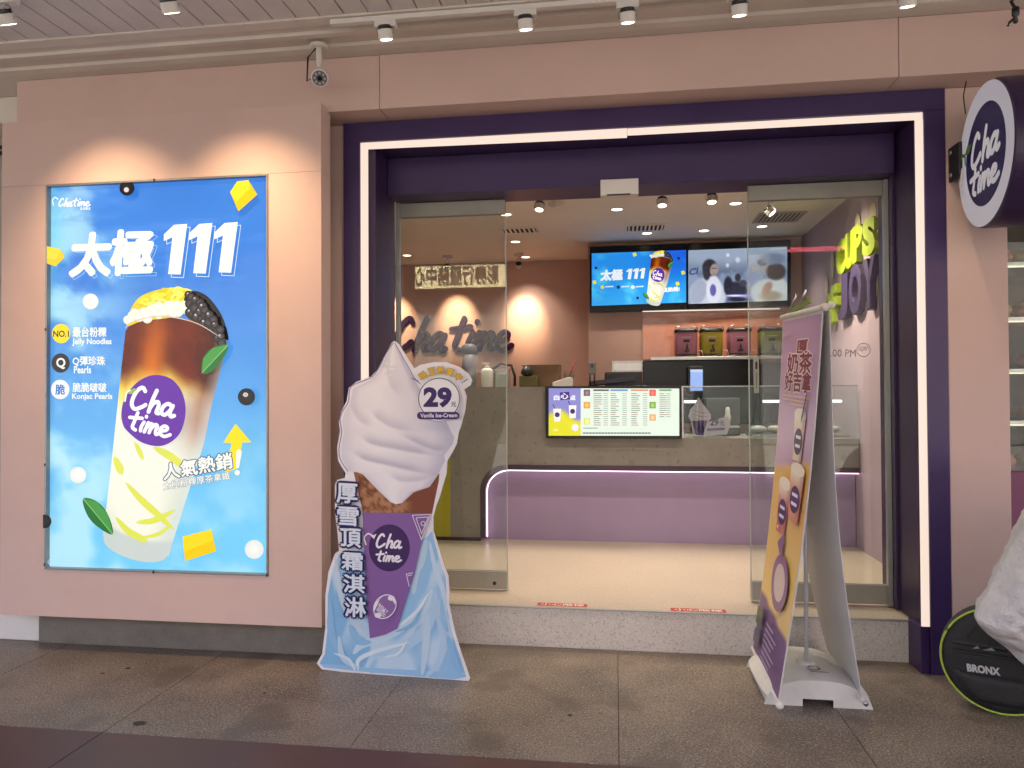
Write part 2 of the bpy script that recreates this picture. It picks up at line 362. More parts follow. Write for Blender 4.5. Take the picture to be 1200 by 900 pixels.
# ------------------------------------------------------------------ the shop building
sb = thing('shop_building', 'pink shopfront with a wide purple framed glass entrance', 'building', (0, 4.2, 0))
for a, b in ((-3.62, -1.3165), (-1.3135, 1.4625), (1.4655, 4.6)):
    box('fascia_panel', M['pink'], a, b, 4.0, 4.31, 3.130, 3.4385, sb, .003)
box('pilaster', M['pink'], 1.7605, 2.06, 4.186, 4.80, 0, 3.128, sb, .004)
box('side_wall', M['pink'], -3.62, -1.603, 4.21, 4.6, 0, 3.128, sb)
box('plinth', M['plinth'], -3.5, -1.602, 4.05, 4.208, 0, .33, sb, .004)
# panel round the light box: four boards with an opening
LBX = (-3.341, -1.941, .484, 2.762)
box('wall_board', M['pink'], -3.636, -1.627, 3.91, 4.045, LBX[3] + .001, 3.149, sb, .001)
MB().prism([(x, 3.91, z) for x, z in ((-3.636, .208), (-1.627, .208), (-1.627, LBX[3]), (LBX[1], LBX[3]), (LBX[1], LBX[2]), (LBX[0], LBX[2]), (LBX[0], LBX[3]), (-3.636, LBX[3]))], (0, .135, 0)).build('wall_board', M['pink'], sb, .001)
box('panel_batten', M['gap'], -3.5, -1.75, 4.047, 4.208, .36, 3.0, sb)
# purple entrance frame
fr = MB().box(-1.60, -1.4975, 4.18, 4.78, 0, 3.0115).build('frame_jamb', M['purple'], sb, .002)
MB().box(1.6525, 1.758, 4.18, 4.78, 0, 3.0115).build('frame_jamb', M['purple'], sb, .002)
MB().box(-1.60, 1.758, 4.18, 4.78, 3.0125, 3.1275).build('frame_head', M['purple'], sb, .002)
MB().box(1.606, 1.651, 4.192, 4.36, 0, .25).build('frame_foot', M['purple'], sb, .002)
MB().box(-1.496, -1.452, 4.192, 4.36, 0, .25).build('frame_foot', M['purple'], sb, .002)
MB().box(-1.496, -1.43, 4.27, 4.66, .236, 3.011).build('inner_jamb', M['purple_d'], sb, .002)
MB().box(1.632, 1.651, 4.27, 4.55, .236, 3.011).build('inner_jamb', M['purple_d'], sb, .002)
MB().box(1.616, 1.6515, 4.552, 4.78, .236, 3.011).build('inner_jamb', M['purple_d'], sb, .002)
MB().box(-1.429, 1.615, 4.50, 4.78, 2.775, 3.011).build('header', M['purple'], sb, .003)
# entrance step
st = MB().box(-1.4965, 1.6515, 4.362, 4.40, -.02, .226).build('step_riser', M['terrazzo'], sb, .003)
MB().box(-1.4965, 1.6515, 4.352, 4.372, .227, .2345).build('step_edge', M['alu'], sb, .001)
tag(box('shop_floor', M['beige'], -3.3, 1.96, 4.401, 9.2, -.1, .230), kind='structure')
box('step_tread', M['beige'], -1.4965, 1.6515, 4.373, 4.4005, .2, .2302, sb)
# inside walls and ceiling
box('back_wall', M['pink_in'], -3.3, -.285, 9.0, 9.2, .23, 3.6, sb)
box('screen_wall', M['pink_in'], -.284, 1.96, 8.06, 9.2, .23, 3.6, sb)
box('inner_side_wall', mat('lilac_wall', (.46, .37, .45), .6, noise=(2, .04)), 1.962, 2.05, 4.801, 9.2, .0, 3.6, sb)
box('inner_side_wall', M['pink_in'], -3.4, -3.301, 4.61, 9.2, .0, 3.6, sb)
box('inner_front_wall', M['pink_in'], -3.3, -1.601, 4.602, 4.68, .231, 3.16, sb)
box('shop_ceiling', M['ceil_in'], -3.299, 1.961, 4.785, 9.0, 3.15, 3.3, sb)
box('sun_block_storey', M['grey_wall'], -9, 9, -1.55, 12, 3.905, 9.0, sb)  # unseen upper mass, added to shade the arcade and the street
# slivers of the neighbouring shops
nb = thing('neighbour_wall', 'grey concrete wall and beam at the left edge behind the pink panel', 'wall', (-4.5, 4.4, 0))
box('wall', M['grey_wall'], -7, -3.64, 4.45, 4.6, 0, 3.43, nb)
box('beam', M['cream'], -7, -3.63, 4.2, 4.44, 3.27, 3.436, nb)
box('skirting_block', M['white'], -4.2, -3.505, 4.07, 4.3, 0, .2, nb, .01)
for z in (3.16, 3.2): MB().tube([(-7, 4.42, z), (-3.64, 4.42, z)], .012, 8).build('conduit', M['gap'], nb)

# glowing strip round the entrance
ls = thing('entrance_light_strip', 'warm white light strip lining the purple entrance frame', 'light strip', (0, 4.2, .25))
MB().box(-1.4965, -1.452, 4.19, 4.20, .252, 2.97).build('strip_segment', M['led'], ls)
MB().box(1.612, 1.6515, 4.19, 4.20, .252, 2.97).build('strip_segment', M['led'], ls)
MB().prism([(-1.4965, 4.19, 3.010), (.078, 4.19, 3.010), (.078, 4.19, 2.958), (-1.4965, 4.19, 2.972)], (0, .01, 0)).build('strip_segment', M['led'], ls)
MB().prism([(.080, 4.195, 3.010), (1.6515, 4.195, 3.010), (1.6515, 4.195, 2.972), (.080, 4.195, 2.972)], (0, .01, 0)).build('strip_segment', M['led'], ls)

# ------------------------------------------------------------------ glass doors
def door(name, label, x0, x1, y, z0, z1, knob):
    t = thing(name, label, 'door', ((x0 + x1) / 2, y, z0))
    MB().box(x0, x1, y - .005, y + .005, z0 + .02, z1 - .01).build('pane', M['glass'], t)
    r0 = MB().box(x0, x1, y - .02, y - .0055, z0 + .012, z0 + .125).box(x0, x1, y + .0055, y + .02, z0 + .012, z0 + .125).build('bottom_rail', M['rail'], t, .002)
    MB().box(x0, x1, y - .02, y - .0055, z1 - .095, z1 - .002).box(x0, x1, y + .0055, y + .02, z1 - .095, z1 - .002).build('top_rail', M['rail'], t, .002)
    MB().box(x1 - .0005 if knob > (x0 + x1) / 2 else x0 - .0045, x1 + .0045 if knob > (x0 + x1) / 2 else x0 + .0005, y - .006, y + .006, z0 + .13, z1 - .1).build('pane_edge', M['gedge'], t)
    MB().lathe([(.012, -.003), (.012, .002)], (knob, y - .021, z0 + .05), 'y', 12).build('bolt', M['black'], r0)
    ex = x1 if knob > (x0 + x1) / 2 else x0
    MB().box(ex - .004, ex + .004, y - .022, y + .022, z0 + .01, z0 + .128).build('end_cap', M['alu'], r0)
    return t
M['gedge'] = mat('glass_edge', (.42, .48, .43), .2)
M['rail'] = mat('satin_rail', (.32, .31, .265), .42, .2, noise=(6, .08))
dl = door('glass_door', 'left sliding glass door pane behind the ice cream cutout', -1.428, -.70, 4.71, .232, 2.772, -.78)
dr = door('glass_door', 'right sliding glass door pane behind the folding banner stand', .815, 1.614, 4.64, .232, 2.772, .90)
MB().box(1.588, 1.6135, 4.60, 4.63, .24, 2.77).build('edge_profile', M['alu'], dr)
MB().box(-1.428, -1.40, 4.67, 4.70, .24, 2.77).build('edge_profile', M['alu'], dl)
# opening hours on the right pane
ho = Art(lambda a, b: at(a, b, 'y', 4.6335), (0, -1, 0), .00002)
ho.text('10:00 AM - 10:00 PM', (912, 409.5, 1003, 418), (150, 140, 150), .0)
ho.ring(1012, 410, 7.4, 8.2, (150, 140, 150), 24); ho.text('open', (1006, 406, 1018, 413), (150, 140, 150))
ho.build('lettering', M['print'], dr)
sn = thing('door_sensor', 'small white door sensor box under the purple header', 'sensor', (.035, 4.46, 2.775))
box('housing', M['white'], -.078, .148, 4.42, 4.498, 2.695, 2.79, sn, .004)
box('slot', M['black'], -.04, .10, 4.417, 4.425, 2.692, 2.70, sn)
# red floor stickers
for lab, (a, b, y) in (('red warning sticker on the sill nearer the ice cream cutout', (-.475, -.175, 4.435)), ('red warning sticker on the sill nearer the banner stand', (.315, .63, 4.42))):
    s = thing('floor_sticker', lab, 'sticker', ((a + b) / 2, y, .2306), 'red stickers on the sill')
    box('backing', mat('sticker_red', (.42, .025, .02), .5, noise=(30, .15)), a, b, y - .03, y + .03, .2302, .2312, s)
    q = Art(lambda x, z: np.array((x, z, .2313)), (0, 0, 1)); q.text('小心階梯', [(a + .02, y + .022), (b - .02, y + .022), (b - .02, y - .022), (a + .02, y - .022)], (235, 225, 215), .02)
    q.build('lettering', M['print'], s)

# ------------------------------------------------------------------ service counter
CY = 6.27
co = thing('service_counter', 'long stone counter with a rounded purple lit recess inside the shop', 'counter', (0, 6.6, .23))
arc = [(-1.165 + .23 - .23 * cos(a), .665 + .23 * sin(a)) for a in np.linspace(0, pi / 2, 10)]
poly = [(-2.7, .262), (-1.165, .262)] + arc + [(1.955, .895), (1.955, 1.128), (.552, 1.128), (.552, 1.566), (-2.7, 1.566)]
MB().prism([(x, CY, z) for x, z in poly], (0, .10, 0)).build('stone_front', M['stone'], co)
tr = [(-1.165, .262)] + arc + [(1.955, .895)]; ti = [(-1.120, .262)] + [(-1.120 + .2 - .2 * cos(a), .665 - .0 + .185 * sin(a)) for a in np.linspace(0, pi / 2, 10)] + [(1.955, .850)]
tv = [(x, CY - .006, z) for x, z in tr + ti]; n = len(tr)
b = MB().add(tv + [(x, CY + .022, z) for x, y, z in tv], [(i, i + 1, n + i + 1, n + i) for i in range(n - 1)] + [(2 * n + i, 2 * n + i + 1, 3 * n + i + 1, 3 * n + i) for i in range(n - 1)] + [(n + i, n + i + 1, 3 * n + i + 1, 3 * n + i) for i in range(n - 1)] + [(i, i + 1, 2 * n + i + 1, 2 * n + i) for i in range(n - 1)])
b.build('recess_trim', M['trim'], co)
box('recess_panel', M['cpurple'], -1.16, 1.955, CY + .112, CY + .16, .231, .90, co)
MB().tube([(x + .007, CY + .05, z_ - (.008 if z_ > .3 else 0)) for x, z_ in ti], .0045, 6).build('recess_light', M['led_pink'], co)
box('base_strip', M['trim'], -2.7, -1.168, CY + .006, CY + .1, .231, .2615, co)
box('lime_stripe', M['lime'], -1.60, -1.432, CY - .004, CY + .05, .264, 1.2, co)
box('high_top', M['stone'], -2.7, .552, CY + .101, CY + .55, 1.53, 1.5655, co, .003)
box('low_top', M['stone'], .5525, 1.955, CY + .101, CY + .7, 1.095, 1.1278, co, .003)
box('cabinet', M['trim'], -2.7, 1.95, CY + .161, CY + .5, .2315, 1.094, co)

# menu screen on the counter front
ms = thing('menu_screen', 'wide lit menu screen mounted on the counter front', 'screen', (-.02, CY - .02, 1.13))
box('bezel', M['gloss_black'], -.588, .547, CY - .045, CY - .008, 1.127, 1.57, ms, .004)
m = Art(lambda a, b: at(a, b, 'y', CY - .046), (0, -1, 0), .0002)
m.poly([(643, 455.0), (796, 455.3), (796, 510.7), (643, 510.5)], (226, 240, 226))
m.patch([(454, 643), (511, 643)], [(454, 680.5), (511, 680.5)], 455, 510.6, 10, 14, lambda X, Y, S, T: mix((140, 138, 206), (226, 222, 40), smooth(.52, .62, T + .12 * np.sin(S * 5))))
m.poly([(656, 460), (667, 459), (668, 468), (657, 469)], (70, 40, 120)); m.text('心', (657, 460.5, 666, 467.5), (235, 232, 250), .03)
m.text('白', (649, 463, 655.5, 469), (238, 238, 250), .05); m.text('点', (668, 463, 674.5, 469), (238, 238, 250), .05)
for x, y in ((653, 486), (671, 482)):
    m.poly([(x - 4.5, y - 7), (x + 4.5, y - 7), (x + 3.6, y + 8), (x - 3.6, y + 8)], (244, 240, 236)); m.ell(x, y, 3, None, (70, 44, 110), n=14); m.line([(x - 3, y - 8), (x - 5, y - 12)], .9, (50, 40, 90), 2)
m.ell(674, 501, 4.2, None, (236, 236, 244), n=14); m.ell(651, 504, 3.4, 1.6, (240, 236, 140), n=12)
rs = random.Random(5)
for x, y, c in ((685, 456.5, (120, 84, 110)), (685, 471, (226, 160, 70)), (762, 456.5, (222, 92, 84)), (762, 471, (130, 170, 70)), (762, 485.5, (232, 170, 120)), (685, 490, (216, 226, 120))):
    m.poly([(x - 1, y), (x + 6.5, y), (x + 6.5, y + 7.5), (x - 1, y + 7.5)], c); m.ell(x + 2.8, y + 4, 2, 2.6, [min(255, q + 40) for q in c], n=10)
for x0_, c, w in ((696, (60, 60, 70), 17), (716, (80, 130, 190), 19), (740, (220, 130, 80), 19), (773, (90, 150, 90), 13)):
    m.line([(x0_, 457.2), (x0_ + w, 457.2)], 1.8, c, 2)
    for k in range(16):
        if x0_ == 773 and k > 11: continue
        y = 461.2 + k * 2.45
        m.line([(x0_, y), (x0_ + 5 + 5 * rs.random(), y)], .85, (130, 142, 132) if k % 5 else (196, 130, 90), 2)
        m.line([(x0_ + w - 5.5, y), (x0_ + w - .8, y)], .8, (160, 170, 160), 2)
for k in range(22): m.line([(684 + k * 3.6, 507.3), (685.8 + k * 3.6, 507.3)], 1.8, (120, 134, 124), 2)
m.line([(684, 501.5), (700, 501.5)], 1, (140, 150, 140), 2)
m.build('display', M['screen'], ms)

# glass guard with light tubes on the low counter
gg = thing('glass_display_guard', 'clear glass food guard on the lower counter with white light tubes', 'display case', (1.25, 6.4, 1.128))
MB().box(.56, 1.95, 6.285, 6.293, 1.129, 1.56).build('front_pane', M['cglass'], gg)
MB().box(.56, 1.95, 6.294, 6.80, 1.5535, 1.5605).build('top_pane', M['cglass'], gg)
MB().box(.556, .5595, 6.285, 6.8, 1.129, 1.5525).build('side_pane', M['cglass'], gg)
for xx in (.60, 1.27): MB().tube([(xx, 6.6, 1.43), (xx + (.12 if xx < 1 else .65), 6.6, 1.43)], .012, 8).build('light_tube', M['led_white'], gg)
box('edge_bar', M['steel'], .556, 1.95, 6.279, 6.2845, 1.556, 1.564, gg)
box('corner_post', M['steel'], .553, .566, 6.272, 6.2835, 1.13, 1.556, gg)
tb = thing('label_strip', 'upright grey label strip on the glass food guard', 'label', (1.16, 6.27, 1.50))
box('strip', mat('grey_card', (.45, .46, .43), .6), 1.135, 1.178, 6.262, 6.276, 1.50, 1.80, tb, .003)
q = Art(lambda a, b: np.array((a, 6.2615, b)), (0, -1, 0)); q.poly([(1.148, 1.7), (1.165, 1.7), (1.165, 1.76), (1.148, 1.76)], (60, 60, 60)); q.line([(1.156, 1.54), (1.156, 1.67)], .006, (110, 110, 105), 2); q.build('lettering', M['print'], tb)

# things inside the guard
sm_ = thing('ice_cream_acrylic', 'small printed ice cream sign standing on the lower counter', 'sign', (.76, 6.36, 1.128))
def gfn(a, b): return at(a, b, 'y', 6.355)
w_ = [(819, 465), (823, 472), (828, 479), (833, 485), (833, 491), (829, 495), (852, 488), (856, 497), (852, 509), (818, 511), (812, 508), (810, 494), (807, 488), (809, 480), (814, 474)]
MB().prism([gfn(*p) + (0, .002, 0) for p in w_], (0, .006, 0)).build('board', M['board'], sm_)
q = Art(gfn, (0, -1, 0), .0003); q.poly(w_, (205, 196, 208)); q.poly([(811, 493), (829, 493), (824, 510), (815, 510)], (96, 66, 130)); q.ell(821, 503, 4.6, None, (58, 32, 90), n=16)
for k in range(3): q.line([(811 + k * 2, 480 + k * 5), (820, 483 + k * 5), (831 - k, 484 + k * 4)], .7, (150, 142, 160), 4)
q.text('29', (832, 491, 842, 499), (80, 60, 110), .04); q.text('元', (843, 493, 849, 499), (80, 60, 110), .02); q.line([(830, 503.5), (848, 502.5)], 3, (120, 96, 150), 2); q.build('print', M['print'], sm_)
MB().box(.66, .95, 6.34, 6.42, 1.1283, 1.136).build('foot', M['cglass'], sm_)
cm = thing('soft_serve_machine', 'dark steel soft serve machine with white tap behind the glass guard', 'machine', (1.0, 6.8, 1.128))
box('body', mat('dark_steel', (.10, .10, .095), .35, .8, noise=(8, .1)), .80, 1.10, 6.72, 7.05, 1.1285, 1.46, cm, .01)
MB().lathe([(.028, 0), (.03, .05), (.022, .08), (.02, .12), (.012, .14)], (.985, 6.68, 1.24), 'z', 14).build('tap', M['white'], cm)
box('drip_tray', M['steel'], .90, 1.08, 6.60, 6.715, 1.20, 1.215, cm, .003)
tr_ = thing('pastry_tray', 'steel tray with wrapped goods under the glass guard', 'tray', (1.5, 6.6, 1.128))
box('tray', M['steel'], 1.15, 1.93, 6.42, 6.75, 1.1285, 1.15, tr_, .004)
for k in range(5):
    b = MB().lathe([(.005, -.035), (.05, -.02), (.065, .0), (.05, .025), (.005, .035)], (1.22 + k * .15, 6.56 + .03 * (k % 2), 1.19), 'z', 12, sx=1.15); b.build('wrapped_bun', mat('wrap%d' % k, ((.55, .55, .54), (.5, .46, .4), (.6, .6, .6), (.45, .5, .48), (.58, .56, .5))[k], .25), tr_)

# left end of the counter: bottles, boxes, card reader
z = 1.566
def pump(name, label, px, w, h, mb, mt, yy=6.5):
    x = at(px, 450, 'y', yy)[0]; t = thing(name, label, 'bottle', (x, yy, z))
    MB().lathe([(w * .92, 0), (w, .01), (w, h * .68), (w * .8, h * .75), (w * .4, h * .8)], (x, yy, z), 'z', 18).build('body', mb, t)
    MB().lathe([(w * .42, h * .8), (w * .42, h * .88), (w * .12, h * .885), (w * .12, h * .97), (w * .3, h * .975), (w * .3, h)], (x, yy, z), 'z', 14).build('pump', mt, t)
    MB().tube([(x, yy, z + h * .98), (x - w * .9, yy - .01, z + h * .97)], .007, 6).build('spout', mt, t)
bl = thing('blender_jug', 'tall grey blender with a dark rounded lid on the high counter', 'blender', (at(550, 450, 'y', 6.55)[0], 6.55, z)); x = bl.location.x
MB().lathe([(.065, 0), (.07, .12), (.06, .15), (.065, .17), (.072, .30)], (x, 6.55, z), 'z', 20).build('jug', mat('smoke_plastic', (.25, .24, .27), .3), bl)
MB().lathe([(.074, .30), (.078, .34), (.07, .38), (.03, .40)], (x, 6.55, z), 'z', 20).build('lid', mat('grey_lid', (.10, .09, .12), .4), bl)
pump('pump_bottle', 'cream pump bottle beside the acrylic box on the high counter', 571, .055, .22, M['white'], M['white'], 6.48)
ab = thing('acrylic_holder', 'clear acrylic holder with cup sleeves and cables on the counter', 'holder', (at(588, 450, 'y', 6.55)[0], 6.55, z)); x = ab.location.x
MB().box(x - .07, x + .07, 6.5, 6.506, z, z + .17).box(x - .07, x + .07, 6.6, 6.606, z, z + .17).box(x - .076, x - .0705, 6.5, 6.606, z, z + .17).box(x + .0705, x + .076, 6.5, 6.606, z, z + .17).build('case', M['cglass'], ab)
box('sleeves', mat('paper_stack', (.55, .53, .48), .8, noise=(20, .1)), x - .055, x + .05, 6.515, 6.59, z + .001, z + .13, ab, .004)
MB().tube([(x - .1, 6.62, z + .16), (x - .02, 6.63, z + .22), (x + .08, 6.62, z + .2), (x + .11, 6.62, z + .1), (x + .11, 6.62, z + .01)], .012, 8).build('cable', M['rubber'], ab)
cb = thing('cardboard_box', 'open brown cardboard box on the high counter', 'box', (at(638, 450, 'y', 6.6)[0], 6.6, z)); x = cb.location.x
for nm, a in (('side', (x - .14, x + .14, 6.52, 6.526, z, z + .2)), ('side', (x - .14, x + .14, 6.72, 6.726, z, z + .2)), ('end', (x - .146, x - .1405, 6.52, 6.726, z, z + .2)), ('end', (x + .1405, x + .146, 6.52, 6.726, z, z + .2)), ('flap', (x - .2, x - .147, 6.53, 6.72, z + .19, z + .198))): box(nm, M['brown'], *a, cb)
gb = thing('green_packet', 'dark green packet with black top in front of the cardboard box', 'packet', (at(620, 450, 'y', 6.46)[0], 6.46, z)); x = gb.location.x
box('pack', mat('olive_pack', (.10, .085, .02), .5, noise=(9, .2)), x - .085, x + .08, 6.43, 6.49, z, z + .10, gb, .006)
MB().lathe([(.03, .10), (.055, .12), (.05, .15), (.02, .19)], (x - .02, 6.46, z), 'z', 12).build('wrapped_top', M['black'], gb)
wt = thing('receipt_printer', 'small white wedge shaped terminal lying on the counter edge', 'terminal', (at(660, 450, 'y', 6.42)[0], 6.42, z)); x = wt.location.x
MB().prism([(x - .09, 6.38, z), (x + .08, 6.38, z), (x + .085, 6.38, z + .075), (x + .05, 6.38, z + .085), (x - .09, 6.38, z + .04)], (0, .11, 0)).build('body', M['white'], wt, .006)
ct = thing('plastic_cups', 'stack of clear plastic cups with a red straw on the counter', 'cups', (at(667, 450, 'y', 6.6)[0], 6.6, z)); x = ct.location.x
for k in range(3): MB().lathe([(.035, .0), (.05, .10), (.052, .105)], (x, 6.6, z + k * .02), 'z', 16).build('cup', M['cglass'], ct)
MB().tube([(x - .02, 6.6, z + .05), (x + .06, 6.6, z + .24)], .006, 6).build('straw', mat('red_straw', (.35, .03, .03), .4), ct)
cr = thing('card_reader', 'small card reader raised on a thin black stand', 'card reader', (at(694, 450, 'y', 6.55)[0], 6.55, z)); x = cr.location.x
MB().tube([(x - .02, 6.55, z), (x - .02, 6.55, z + .12)], .008, 6).build('stand', M['black'], cr); MB().tube([(x + .02, 6.55, z), (x + .02, 6.55, z + .12)], .008, 6).build('stand', M['black'], cr)
box('reader', mat('reader_grey', (.2, .19, .19), .4), x - .035, x + .035, 6.535, 6.565, z + .11, z + .22, cr, .008); box('face', M['black'], x - .01, x + .012, 6.531, 6.536, z + .17, z + .2, cr)
box('foot', M['black'], x - .05, x + .05, 6.5, 6.6, z, z + .008, cr)
sc_ = thing('order_tablet', 'flat black tablet tilted on the counter behind the menu screen', 'tablet', (-.0, 6.5, z))
MB().obox((-.03, 6.52, z + .045), (.20, 0, .02), (0, .09, .02), (0, -.001, .006)).build('slab', M['gloss_black'], sc_, .003); MB().obox((.0, 6.56, z + .02), (.04, 0, 0), (0, .03, 0), (0, 0, .02)).build('support', M['black'], sc_)
wb = thing('wire_basket', 'small steel wire basket of utensils at the back counter', 'basket', (.12, 7.3, 1.72)); 
bk = MB()
for i in range(9): xx = -.02 + i * .035; bk.box(xx - .003, xx + .003, 7.2, 7.206, 1.72, 1.82)
for zz in (1.72, 1.77, 1.815): bk.box(-.03, .27, 7.199, 7.204, zz, zz + .007)
bk.build('basket_wires', M['steel'], wb); box('contents', M['steel'], -.02, .26, 7.21, 7.36, 1.725, 1.81, wb, .006)

# back counter with machines
bc_ = thing('back_shelf', 'dark back counter unit with a steel shelf for tea urns', 'shelf unit', (1.0, 7.8, .23))
box('shelf', M['steel'], .35, 1.945, 7.42, 7.88, 1.835, 1.868, bc_, .003)
box('oven_block', M['gloss_black'], .28, 1.42, 7.50, 7.86, 1.20, 1.834, bc_, .006)
box('side_machine', mat('machine_grey', (.07, .07, .07), .35, .6), 1.44, 1.945, 7.46, 7.86, 1.20, 1.8, bc_, .006)
box('back_counter', M['steel'], -2.0, 1.95, 7.40, 8.04, 1.08, 1.12, bc_); box('lower_cabinet', M['trim'], -2.0, 1.95, 7.45, 8.04, .2315, 1.079, bc_)
box('left_machine', M['black'], -.1, .26, 7.2, 7.38, 1.121, 1.715, bc_, .01)
MB().tube([(1.78, 7.3, 1.7), (1.78, 7.3, 1.9), (1.72, 7.25, 1.95)], .02, 8).build('tap_column', M['white'], bc_)
box('tap_head', M['white'], 1.60, 1.85, 7.22, 7.34, 1.72, 1.79, bc_, .01)
tt = thing('tablet', 'pale blue lit tablet screen standing among the dark machines', 'tablet', (.79, 7.3, 1.48))
box('case', M['black'], .715, .865, 7.40, 7.412, 1.50, 1.77, tt, .004)
q = Art(lambda a, b: at(a, b, 'y', 7.399), (0, -1, 0)); q.poly([(809, 433), (823.5, 433), (823.5, 458), (809, 458)], (150, 180, 240)); q.poly([(809, 433), (823.5, 433), (823.5, 436), (809, 436)], (190, 205, 245)); q.build('display', M['screen'], tt)
pg = thing('splash_film', 'glossy orange pink plastic film on the wall under the screens', 'film', (1.0, 8.05, 1.87))
MB().grid(lambda u, v: (.30 + u * 1.6, 8.045 - .012 * float(fbm(u * 14, v * 9, 31)) , 1.87 + v * .49), 40, 16).build('film', mat('film_gloss', (.62, .25, .16), .18, noise=(4, .1), bump=(14, .6), coat=.5), pg)
box('light_bar', glow('warm_bar', (1, .84, .7), K * 1.1), .30, 1.72, 8.0, 8.015, 2.385, 2.395, pg)

# four tea urns
def urn(label, x, col):
    t = thing('tea_urn', label, 'tea urn', (x, 7.62, 1.868), 'tea urns on the back shelf'); y, z0_ = 7.62, 1.868
    pr = []
    def rr(r, z_, k=.32):
        return [(x + r * math.copysign(abs(cos(a)) ** k * 1, cos(a)), y + r * math.copysign(abs(sin(a)) ** k, sin(a)) * .9, z_) for a in np.linspace(0, 2 * pi, 28, endpoint=False)]
    def shell(levels, name, m):
        b = MB(); v = []
        for r, z_, in levels: v += rr(r, z0_ + z_)
        n = 28; f = [(i * n + k, i * n + (k + 1) % n, (i + 1) * n + (k + 1) % n, (i + 1) * n + k) for i in range(len(levels) - 1) for k in range(n)] + [tuple(range(n)), tuple((len(levels) - 1) * n + k for k in range(n))]
        return b.add(v, f, 0, True).build(name, m, t)
    shell([(.098, .028), (.108, .036), (.11, .24), (.10, .262)], 'body', col)
    shell([(.108, 0), (.11, .005), (.11, .022), (.1, .027)], 'foot', M['black'])
    shell([(.112, .25), (.114, .262), (.10, .285), (.06, .297)], 'lid', M['black'])
    for s in (-1, 1): MB().tube([(x + s * .118, y - .06, z0_ + .26), (x + s * .105, y - .09, z0_ + .30), (x + s * .05, y - .1, z0_ + .315)], .006, 6).build('handle', M['steel'], t)
    tp = MB().box(x - .02, x + .02, y - .165, y - .10, z0_ + .05, z0_ + .075).build('tap', M['black'], t, .004)
    MB().tube([(x, y - .15, z0_ + .075), (x, y - .15, z0_ + .13)], .009, 8).build('lever', M['black'], tp)
    q = Art(lambda a, b: np.array((a, y - .1, b)), (0, -1, 0), .001); q.poly([(x - .03, z0_ + .15), (x + .03, z0_ + .15), (x + .03, z0_ + .175), (x - .03, z0_ + .175)], (40, 34, 36)); q.line([(x - .045, z0_ + .2), (x + .045, z0_ + .2)], .008, (200, 180, 185), 2); q.build('badge', M['print'], t)
    MB().tube([(x + .1, y - .13, z0_ + .05), (x + .14, y - .14, z0_ + .06), (x + .155, y - .14, z0_ + .005)], .007, 6).build('hose', mat('hose_pink', (.55, .33, .28), .5), t)
UP_ = mat('urn_pink', (.42, .15, .22), .35, noise=(6, .05)); UY = mat('urn_yellow', (.36, .28, .02), .35, noise=(6, .05)); UG = mat('urn_green', (.17, .2, .035), .35, noise=(6, .05))
urn('pink tea urn at the left end of the back shelf', .715, UP_); urn('yellow tea urn between two pink urns', .965, UY); urn('pink tea urn between the yellow and green urns', 1.235, UP_); urn('green tea urn half hidden behind the banner top', 1.54, UG)

# ------------------------------------------------------------------ the two wall screens
def tv(label, px0, px1, group):
    t = thing('wall_screen', label, 'screen', (at((px0 + px1) / 2, 330, 'y', 7.98)[0], 7.98, 2.75), group)
    f = lambda a, b: at(a, b, 'y', 7.96); s_ = -4 / 115
    c = [f(px0, 289 + (px0 - 691) * s_), f(px1, 289 + (px1 - 691) * s_), f(px1, 366 + (px1 - 691) * s_ * .85), f(px0, 366 + (px0 - 691) * s_ * .85)]
    MB().prism(c, (0, .09, 0)).build('bezel', M['gloss_black'], t, .004); return t
t1 = tv('wall screen showing a bright blue drink advert', 691, 805.7, 'pair of wall screens'); t2 = tv('wall screen showing a dim video of staff in white shirts', 806.3, 927, 'pair of wall screens')
def T2(x, y): return (x / 4.615 + 680, y / 4.615 + 275)
v1 = Art(lambda a, b: at(a, b, 'y', 7.957), (0, -1, 0), .0002)
sl = -.035
v1.patch([(0, 693.5), (400, 693.5)], [(0, 804.3), (400, 804.3)], 0, 1, 2, 2, lambda X, Y, S, T: mix((40, 130, 225), (40, 130, 225), S)) if False else None
def skew(a): return (a - 693.5) * -.037
def pq(art, x0_, x1_, y0_, y1_, nx, ny, cf):
    X, Y = np.meshgrid(np.linspace(x0_, x1_, nx + 1), np.linspace(y0_, y1_, ny + 1)); c = cf(X, Y).reshape(-1, 3); YY = Y + skew(X)
    art.raw(list(zip(X.ravel(), YY.ravel())), [(j * (nx + 1) + i, j * (nx + 1) + i + 1, (j + 1) * (nx + 1) + i + 1, (j + 1) * (nx + 1) + i) for j in range(ny) for i in range(nx)], c)
pq(v1, 693.5, 804, 297, 358.5, 30, 20, lambda X, Y: mix(mix((36, 140, 232), (26, 96, 226), smooth(740, 800, X) * smooth(340, 300, Y)), (80, 200, 240), smooth(.5, .75, fbm(X / 18, Y / 14, 9)) * .8 + .35 * smooth(320, 358, Y)))
DRAW_TV = v1
v1.text('太極', [T2(112, 192), T2(232, 186), T2(228, 246), T2(108, 250)], (232, 240, 244), .06); [v1.poly([T2(250 + dx + (x - 562) * .33, 184 - dx * .06 + (y - 266) * .27) for x, y in ((562, 310), (605, 270), (660, 266), (632, 478), (580, 476), (598, 322), (562, 338))], (232, 240, 244)) for dx in (0, 35, 70)]
for x, y, c in ((85, 180, (30, 30, 60)), (310, 342, (30, 30, 40)), (532, 128, (30, 34, 70)), (382, 114, (230, 235, 240))): v1.ell(*T2(x, y), 1.6, None, c, n=10)
